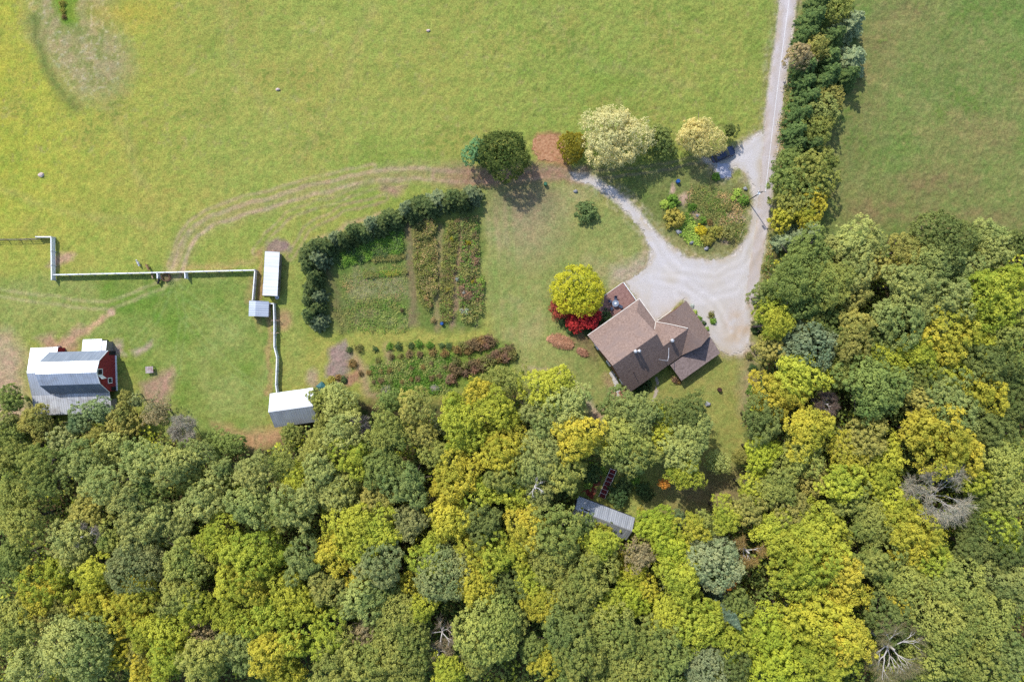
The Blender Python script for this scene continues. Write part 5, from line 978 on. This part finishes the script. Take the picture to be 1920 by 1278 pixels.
# the two reddish shrub rows at the garden's end
RR = [(858, 656), (868, 650), (880, 648), (890, 641), (902, 638), (914, 636), (922, 642), (878, 656), (894, 650), (910, 646)]; R2 = [(848, 690), (856, 678), (862, 696), (872, 686), (884, 682), (896, 680), (908, 676), (918, 670), (930, 666), (942, 662), (954, 656), (962, 664), (874, 700), (890, 692), (906, 686), (922, 678), (938, 672), (950, 670), (852, 702), (846, 712)]
for rn, rw in (('upper reddish row', RR), ('lower reddish row', R2)):
    rw = sorted(rw)
    for k, (x, y) in enumerate(rw):
        mk = RG2.choice(['shrub_red_brown', 'shrub_red_brown', 'shrub_pink', 'shrub_rust', 'shrub_olive']); cw = {'shrub_pink': 'pinkish', **CN}[mk]
        w_ = ['nearest the bush rows', 'second from the bush rows'] ; pos = f'{k + 1}'
        o = shrub(x, y, RG2.uniform(10, 12.5), mk, None, 'reddish shrubs at the garden end', form='w', name='reddish_shrub', h=1.5)
        nth = ['leftmost', 'second from left', 'third from left', 'fourth from left', 'fifth from left', 'sixth from left', 'seventh from left', 'eighth from left', 'ninth from left', 'tenth from left'][k] if k < 10 else ['rightmost', 'second from right', 'third from right', 'fourth from right', 'fifth from right', 'sixth from right', 'seventh from right', 'eighth from right', 'ninth from right', 'tenth from right'][len(rw) - 1 - k]
        o['label'] = f'{cw} wispy shrub, {nth} in the {rn} above the wood'
# bushes by the corner hut and elsewhere
for x, y, r, mk, lb in ((622, 712, 9, 'shrub_gold', 'golden bush right beside the teal hut'), (634, 708, 8, 'shrub_rust', 'rusty bush two steps from the teal hut'), (645, 712, 8, 'shrub_dark', 'dark bush against the orange-brown soil patch by the hut'),
                        (1102, 396, 24, 'shrub_dark', 'round clipped dark green shrub alone on the dry lawn'), (1261, 376, 15, 'shrub_green', 'leafy green shrub at the upper left of the island garden'), (1247, 382, 10, 'shrub_lime', 'pale lime plant left of the leafy island shrub'),
                        (1267, 409, 21, 'shrub_gold', 'round bush with golden top above the triangular boulder'), (1298, 388, 9, 'shrub_green', 'low bright green clump in the middle of the island garden'), (1318, 412, 9, 'shrub_green', 'low green clump beside the flat pinkish stone'), (1331, 416, 7, 'shrub_rust', 'rusty little clump beside the low green clump'),
                        (1317, 431, 13, 'shrub_yellow', 'yellow flowering bush, leftmost of the golden island bushes'), (1328, 449, 14, 'shrub_gold', 'golden bush just above the grey boulder'), (1341, 436, 16, 'shrub_gold', 'golden bush in the middle of the island bushes'), (1362, 438, 17, 'shrub_olive', 'broad olive bush at the road end of the island garden'),
                        (1366, 388, 10, 'shrub_olive', 'olive tuft in the upper middle of the island garden'), (1383, 361, 9, 'shrub_lime', 'lime-leaved plant beside the utility pole'), (1394, 376, 12, 'shrub_green', 'green shrub at the foot of the utility pole'), (1376, 372, 6, 'shrub_lime', 'small lime tuft left of the pole shrub'),
                        (1343, 330, 9, 'shrub_green', 'weedy tuft at the edge of the pale gravel patch'), (1122, 606, 15, 'shrub_deep', 'dark shrub between the crimson maple and the house'), (1136, 592, 15, 'shrub_dark', 'dark green shrub at the lawn-side corner of the deck'), (1104, 618, 13, 'shrub_deep', 'deep green shrub under the red maples towards the house corner'), (1072, 618, 12, 'shrub_deep', 'deep green shrub under the red maples above the brush heap'), (1056, 602, 12, 'shrub_dark', 'dark shrub at the lawn foot of the rust-red maple'),
                        (1266, 712, 8, 'shrub_pink', 'pinkish hydrangea-like bush at the porch corner'), (1274, 716, 6, 'shrub_rust', 'rusty small bush right of the pinkish porch bush'), (1213, 722, 12, 'shrub_deep', 'dark bush against the house beside the pale path'), (1200, 730, 9, 'shrub_deep', 'dark low bush by the house corner near the wood'),
                        (1303, 586, 6, 'shrub_lime', 'lime plant by the garage wall nearest the gravel yard corner'), (1311, 597, 6, 'shrub_green', 'green plant in the middle of the garage wall bed'), (1320, 606, 5, 'shrub_deep', 'dark plant in the garage wall bed'), (1326, 616, 5, 'shrub_lime', 'lime plant at the porch end of the garage wall bed'), (1298, 574, 5, 'shrub_white', 'whitish plant at the far corner of the garage'), (1334, 590, 8, 'shrub_olive', 'olive weeds growing in the gravel off the garage'), (1337, 602, 7, 'shrub_green', 'green weeds in the gravel nearer the porch'),
                        (1160, 928, 24, 'shrub_deep', 'wide dark shrub right of the red stairs'), (1172, 908, 18, 'shrub_dark', 'dark shrub at the upper end of the red stairs'), (1190, 898, 13, 'shrub_green', 'light leafy plant above the sunlit clearing corner'), (1204, 918, 16, 'shrub_deep', 'dark bush at the shaded clearing corner'), (1214, 930, 15, 'shrub_dark', 'dark bush nearest the middle of the clearing'), (1108, 888, 22, 'shrub_deep', 'dark bush left of the red stairs'), (1104, 908, 10, 'shrub_lime', 'lime-tipped plant above the red mulch'), (1130, 877, 6, 'shrub_lime', 'small lime plant at the top of the red mulch'), (1136, 886, 7, 'shrub_lime', 'lime plant touching the red stairs'), (1185, 888, 14, 'shrub_dark', 'dark bush in the shade under the big sage trees'), (1204, 956, 9, 'shrub_gold', 'golden-green weeds at the lit end of the long grey shed'),
                        (1405, 668, 9, 'shrub_olive', 'olive weeds between the gravel yard end and the wood'), (1412, 690, 9, 'shrub_dark', 'dark weeds at the wood edge beside the porch lawn'), (1410, 732, 11, 'shrub_green', 'green brambles at the wood edge below the tiny white stone'), (1414, 754, 11, 'shrub_olive', 'olive brambles at the wood edge level with the fire barrel'), (1420, 618, 12, 'shrub_deep', 'deep green brambles beside the gravel yard end'), (1436, 500, 9, 'shrub_olive', 'olive weeds on the verge above the wood')):
    shrub(x, y, r, mk, lb, form='d' if mk not in ('shrub_olive', 'shrub_pink', 'shrub_white') else 'w', h={(1102): 2.2}.get(x, r * .1 * 1.05))
for x, y, r, mk, lb in ((847, 448, 6, 'shrub_yellow', 'yellow flower clump near the top of the narrow flower row'), (879, 455, 7, 'shrub_yellow', 'yellow flower clump near the top of the wide flower row'), (843, 434, 6, 'shrub_gold', 'golden flower clump at the top of the narrow flower row'), (886, 529, 6, 'shrub_yellow', 'small yellow clump halfway down the wide flower row'), (840, 543, 7, 'shrub_gold', 'yellow-green clump low in the narrow flower row'),
                        (902, 526, 9, 'shrub_lime', 'pale lime plant bulging from the wide flower row onto the lawn'), (905, 537, 6, 'shrub_lime', 'smaller lime plant just below the bulging lime plant'), (874, 585, 8, 'shrub_white', 'white flowering clump at the foot of the wide flower row'), (866, 583, 5, 'shrub_white', 'small white clump left of the white flowering clump'), (858, 523, 5, 'shrub_white', 'upper whitish plant on the path edge of the wide flower row'), (870, 548, 4, 'shrub_white', 'tiny whitish plant in the lower wide flower row'),
                        (799, 560, 8, 'shrub_tan', 'pale straw clump at the foot of the left flower bed'), (806, 572, 7, 'shrub_tan', 'straw-coloured clump second from the foot of the left bed'), (812, 600, 7, 'shrub_tan', 'dried tan clump at the very foot of the left bed'), (116, 6, 8, 'shrub_gold', 'golden flower clump topmost in the green strip'), (117, 20, 7, 'shrub_gold', 'golden flower clump in the middle of the green strip'), (119, 31, 6, 'shrub_rust', 'rusty flower clump at the lower end of the green strip'), (754, 582, 5, 'shrub_red_brown', 'small brown stump-like plant in the weedy plot')):
    shrub(x, y, r, mk, lb, 'single flower clumps', form='w', name='flower_clump', cat='plant', h=1.15 if y > 60 else .7)

# ------------------------------------------------------------------ uncountable growth: beds, ground cover, undergrowth
def scatter(name, poly, n, z0, z1, leaf, per, mats, seed, spread=.28, warp=8, hfun=None, flat=.8):
    """low growth: many small leaf sprays inside a patch"""
    rng = np.random.RandomState(seed); P_ = np.array(poly, float); lo, hi = P_.min(0), P_.max(0); pts = []
    x = rng.uniform(lo[0], hi[0], n * 3); y = rng.uniform(lo[1], hi[1], n * 3); xw = x + (fbm(x * .1, y * .1, 1.5, seed, 3) - .5) * warp * 2; yw = y + (fbm(x * .1, y * .1, 1.5, seed + 5, 3) - .5) * warp * 2
    k = pip(poly, xw, yw); x, y = x[k][:n], y[k][:n]
    cl = fbm(x * .1, y * .1, 1.1, seed + 9, 3); z = z0 + (z1 - z0) * np.clip((cl - .25) * 1.8, 0, 1) * rng.uniform(.55, 1.0, len(x))
    X = (x - 960) * .1; Y = (639 - y) * .1; kz = (CAMH - z) / CAMH
    c = np.stack([X * kz, Y * kz, z], 1); c = np.repeat(c, per, 0) + rng.normal(size=(len(c) * per, 3)) * spread * np.array([1, 1, .5]); c[:, 2] = np.maximum(c[:, 2], .03)
    nr = unit(np.array([0, 0, flat]) + rng.normal(size=c.shape) * .5); v, q = leafset(c, nr, leaf * rng.uniform(.7, 1.3, len(c)), rng)
    mi = fbm(x * .1, y * .1, 2.2, seed + 21, 3); mi = np.clip(((mi - .28) / .44 + rng.uniform(-.3, .3, len(x))) * len(mats), 0, len(mats) - 1).astype(int)
    me_ = fastmesh(name, v, q, np.repeat(np.clip(rng.uniform(0, 1, len(x)), 0, 1), per * 4))
    for m in mats: me_.materials.append(m)
    me_.polygons.foreach_set('material_index', np.repeat(mi, per).astype(np.int32))
    o = bpy.data.objects.new(name, me_); COL.objects.link(o); return tag(o, kind='stuff')
H1 = lambda k: HUES[k][1]
scatter('flower_bed', [(777, 405), (818, 405), (820, 480), (818, 550), (800, 585), (782, 555), (776, 480)], 1300, .2, 1.4, .12, 9, [SM['shrub_olive'], H1('og'), SM['shrub_tan'], SM['shrub_olive']], 31, .2, 4).name = 'flower_bed'
scatter('flower_bed', [(839, 412), (862, 412), (856, 480), (848, 560), (846, 600), (824, 604), (826, 540), (830, 470)], 720, .2, 1.2, .12, 9, [SM['shrub_olive'], H1('og'), SM['shrub_red_brown'], H1('g')], 32, .2, 4)
scatter('flower_bed', [(868, 408), (894, 404), (894, 470), (903, 520), (906, 580), (890, 608), (864, 602), (858, 540), (862, 470)], 1250, .2, 1.3, .12, 9, [SM['shrub_olive'], H1('g'), SM['shrub_red_brown'], SM['shrub_olive'], SM['shrub_green'], SM['shrub_pink']], 33, .2, 4)
scatter('ground_cover', [(694, 688), (742, 676), (850, 662), (846, 735), (760, 742), (698, 730)], 1900, .05, .45, .12, 7, [SM['shrub_green'], SM['shrub_green'], H1('lg')], 34, .22, 6)
scatter('vegetable_rows', [(620, 486), (752, 428), (757, 474), (640, 500)], 1200, .1, .8, .12, 8, [SM['shrub_dark'], SM['shrub_green']], 35, .22, 5)
scatter('vegetable_rows', [(696, 482), (760, 476), (760, 484), (698, 490)], 260, .1, .6, .1, 8, [SM['shrub_olive'], SM['shrub_olive']], 36, .18, 2); scatter('vegetable_rows', [(680, 512), (762, 506), (762, 514), (682, 520)], 280, .1, .7, .1, 8, [SM['shrub_gold'], SM['shrub_green'], SM['shrub_olive']], 37, .18, 2)
scatter('weeds', [(640, 515), (760, 490), (764, 560), (650, 570)], 520, .03, .3, .09, 6, [H1('lg'), SM['shrub_olive'], SM['shrub_green'], SM['shrub_tan']], 45, .25, 8)
scatter('weeds', [(626, 572), (740, 555), (770, 590), (760, 625), (640, 622)], 380, .05, .5, .11, 7, [SM['shrub_olive'], SM['shrub_green'], H1('lg')], 38, .25, 10)
scatter('weeds', [(1285, 345), (1340, 345), (1395, 372), (1400, 420), (1380, 455), (1330, 420), (1290, 400)], 700, .05, .5, .11, 7, [SM['shrub_olive'], SM['shrub_olive'], SM['shrub_green'], SM['shrub_tan']], 39, .25, 12)
scatter('weeds', [(1262, 425), (1290, 395), (1310, 430), (1320, 460), (1290, 455)], 420, .05, .4, .11, 7, [SM['shrub_green'], SM['shrub_lime']], 40, .22, 6)
scatter('weeds', [(1460, 230), (1490, 60), (1500, 60), (1484, 250), (1462, 380), (1440, 520), (1428, 520), (1450, 380)], 700, .05, .5, .12, 6, [SM['shrub_olive'], SM['shrub_tan'], SM['shrub_green']], 41, .3, 8)
UG = [H1('g'), H1('dg'), H1('og'), H1('g'), H1('yg')]
scatter('undergrowth', [(0, 805), (60, 800), (210, 806), (330, 822), (480, 856), (560, 815), (620, 790), (760, 780), (880, 760), (1000, 740), (1080, 775), (1110, 815), (1120, 860), (1078, 885), (1065, 935), (1180, 1015), (1250, 972), (1330, 968), (1400, 958), (1402, 880), (1410, 770), (1438, 660), (1432, 565), (1456, 482), (1570, 452), (1960, 440), (1960, 1320), (-40, 1320), (-40, 800)],
        12000, .8, 6.0, .32, 9, UG, 50, .8, 6)
# tree cover carrying on beyond what the survey covers
rng = np.random.RandomState(3); vs = []; qs = []; ts = []; nv = 0
src = CR['L1']; co = np.zeros(len(src.vertices) * 3, np.float32); src.vertices.foreach_get('co', co); co = co.reshape(-1, 3); sub = co.reshape(-1, 4, 3)[::4]
for k in range(150):
    side = rng.randint(3)
    x, y = (rng.uniform(-135, 135), rng.uniform(-92, -71)) if side == 0 else (rng.uniform(101, 135), rng.uniform(-70, 14)) if side == 1 else (rng.uniform(-135, -101), rng.uniform(-70, -18))
    s = rng.uniform(.8, 1.25); a_ = rng.uniform(0, 6.28); ca_, sa_ = math.cos(a_), math.sin(a_); p = (sub.reshape(-1, 3) - 0); p = np.stack([p[:, 0] * ca_ - p[:, 1] * sa_, p[:, 0] * sa_ + p[:, 1] * ca_, p[:, 2]], 1) * s
    cpt = p.reshape(-1, 4, 3).mean(1, keepdims=True); p = ((p.reshape(-1, 4, 3) - cpt) * 1.9 + cpt).reshape(-1, 3) + np.array([x, y, rng.uniform(7, 10)])
    vs.append(p); qs.append(np.arange(len(p)).reshape(-1, 4) + nv); ts.append(np.full(len(p), rng.rand())); nv += len(p)
o = bpy.data.objects.new('distant_woodland', fastmesh('distant_woodland', np.concatenate(vs), np.concatenate(qs), np.concatenate(ts), HUES['og'][1])); COL.objects.link(o); tag(o, kind='stuff')
autolabel(rows)
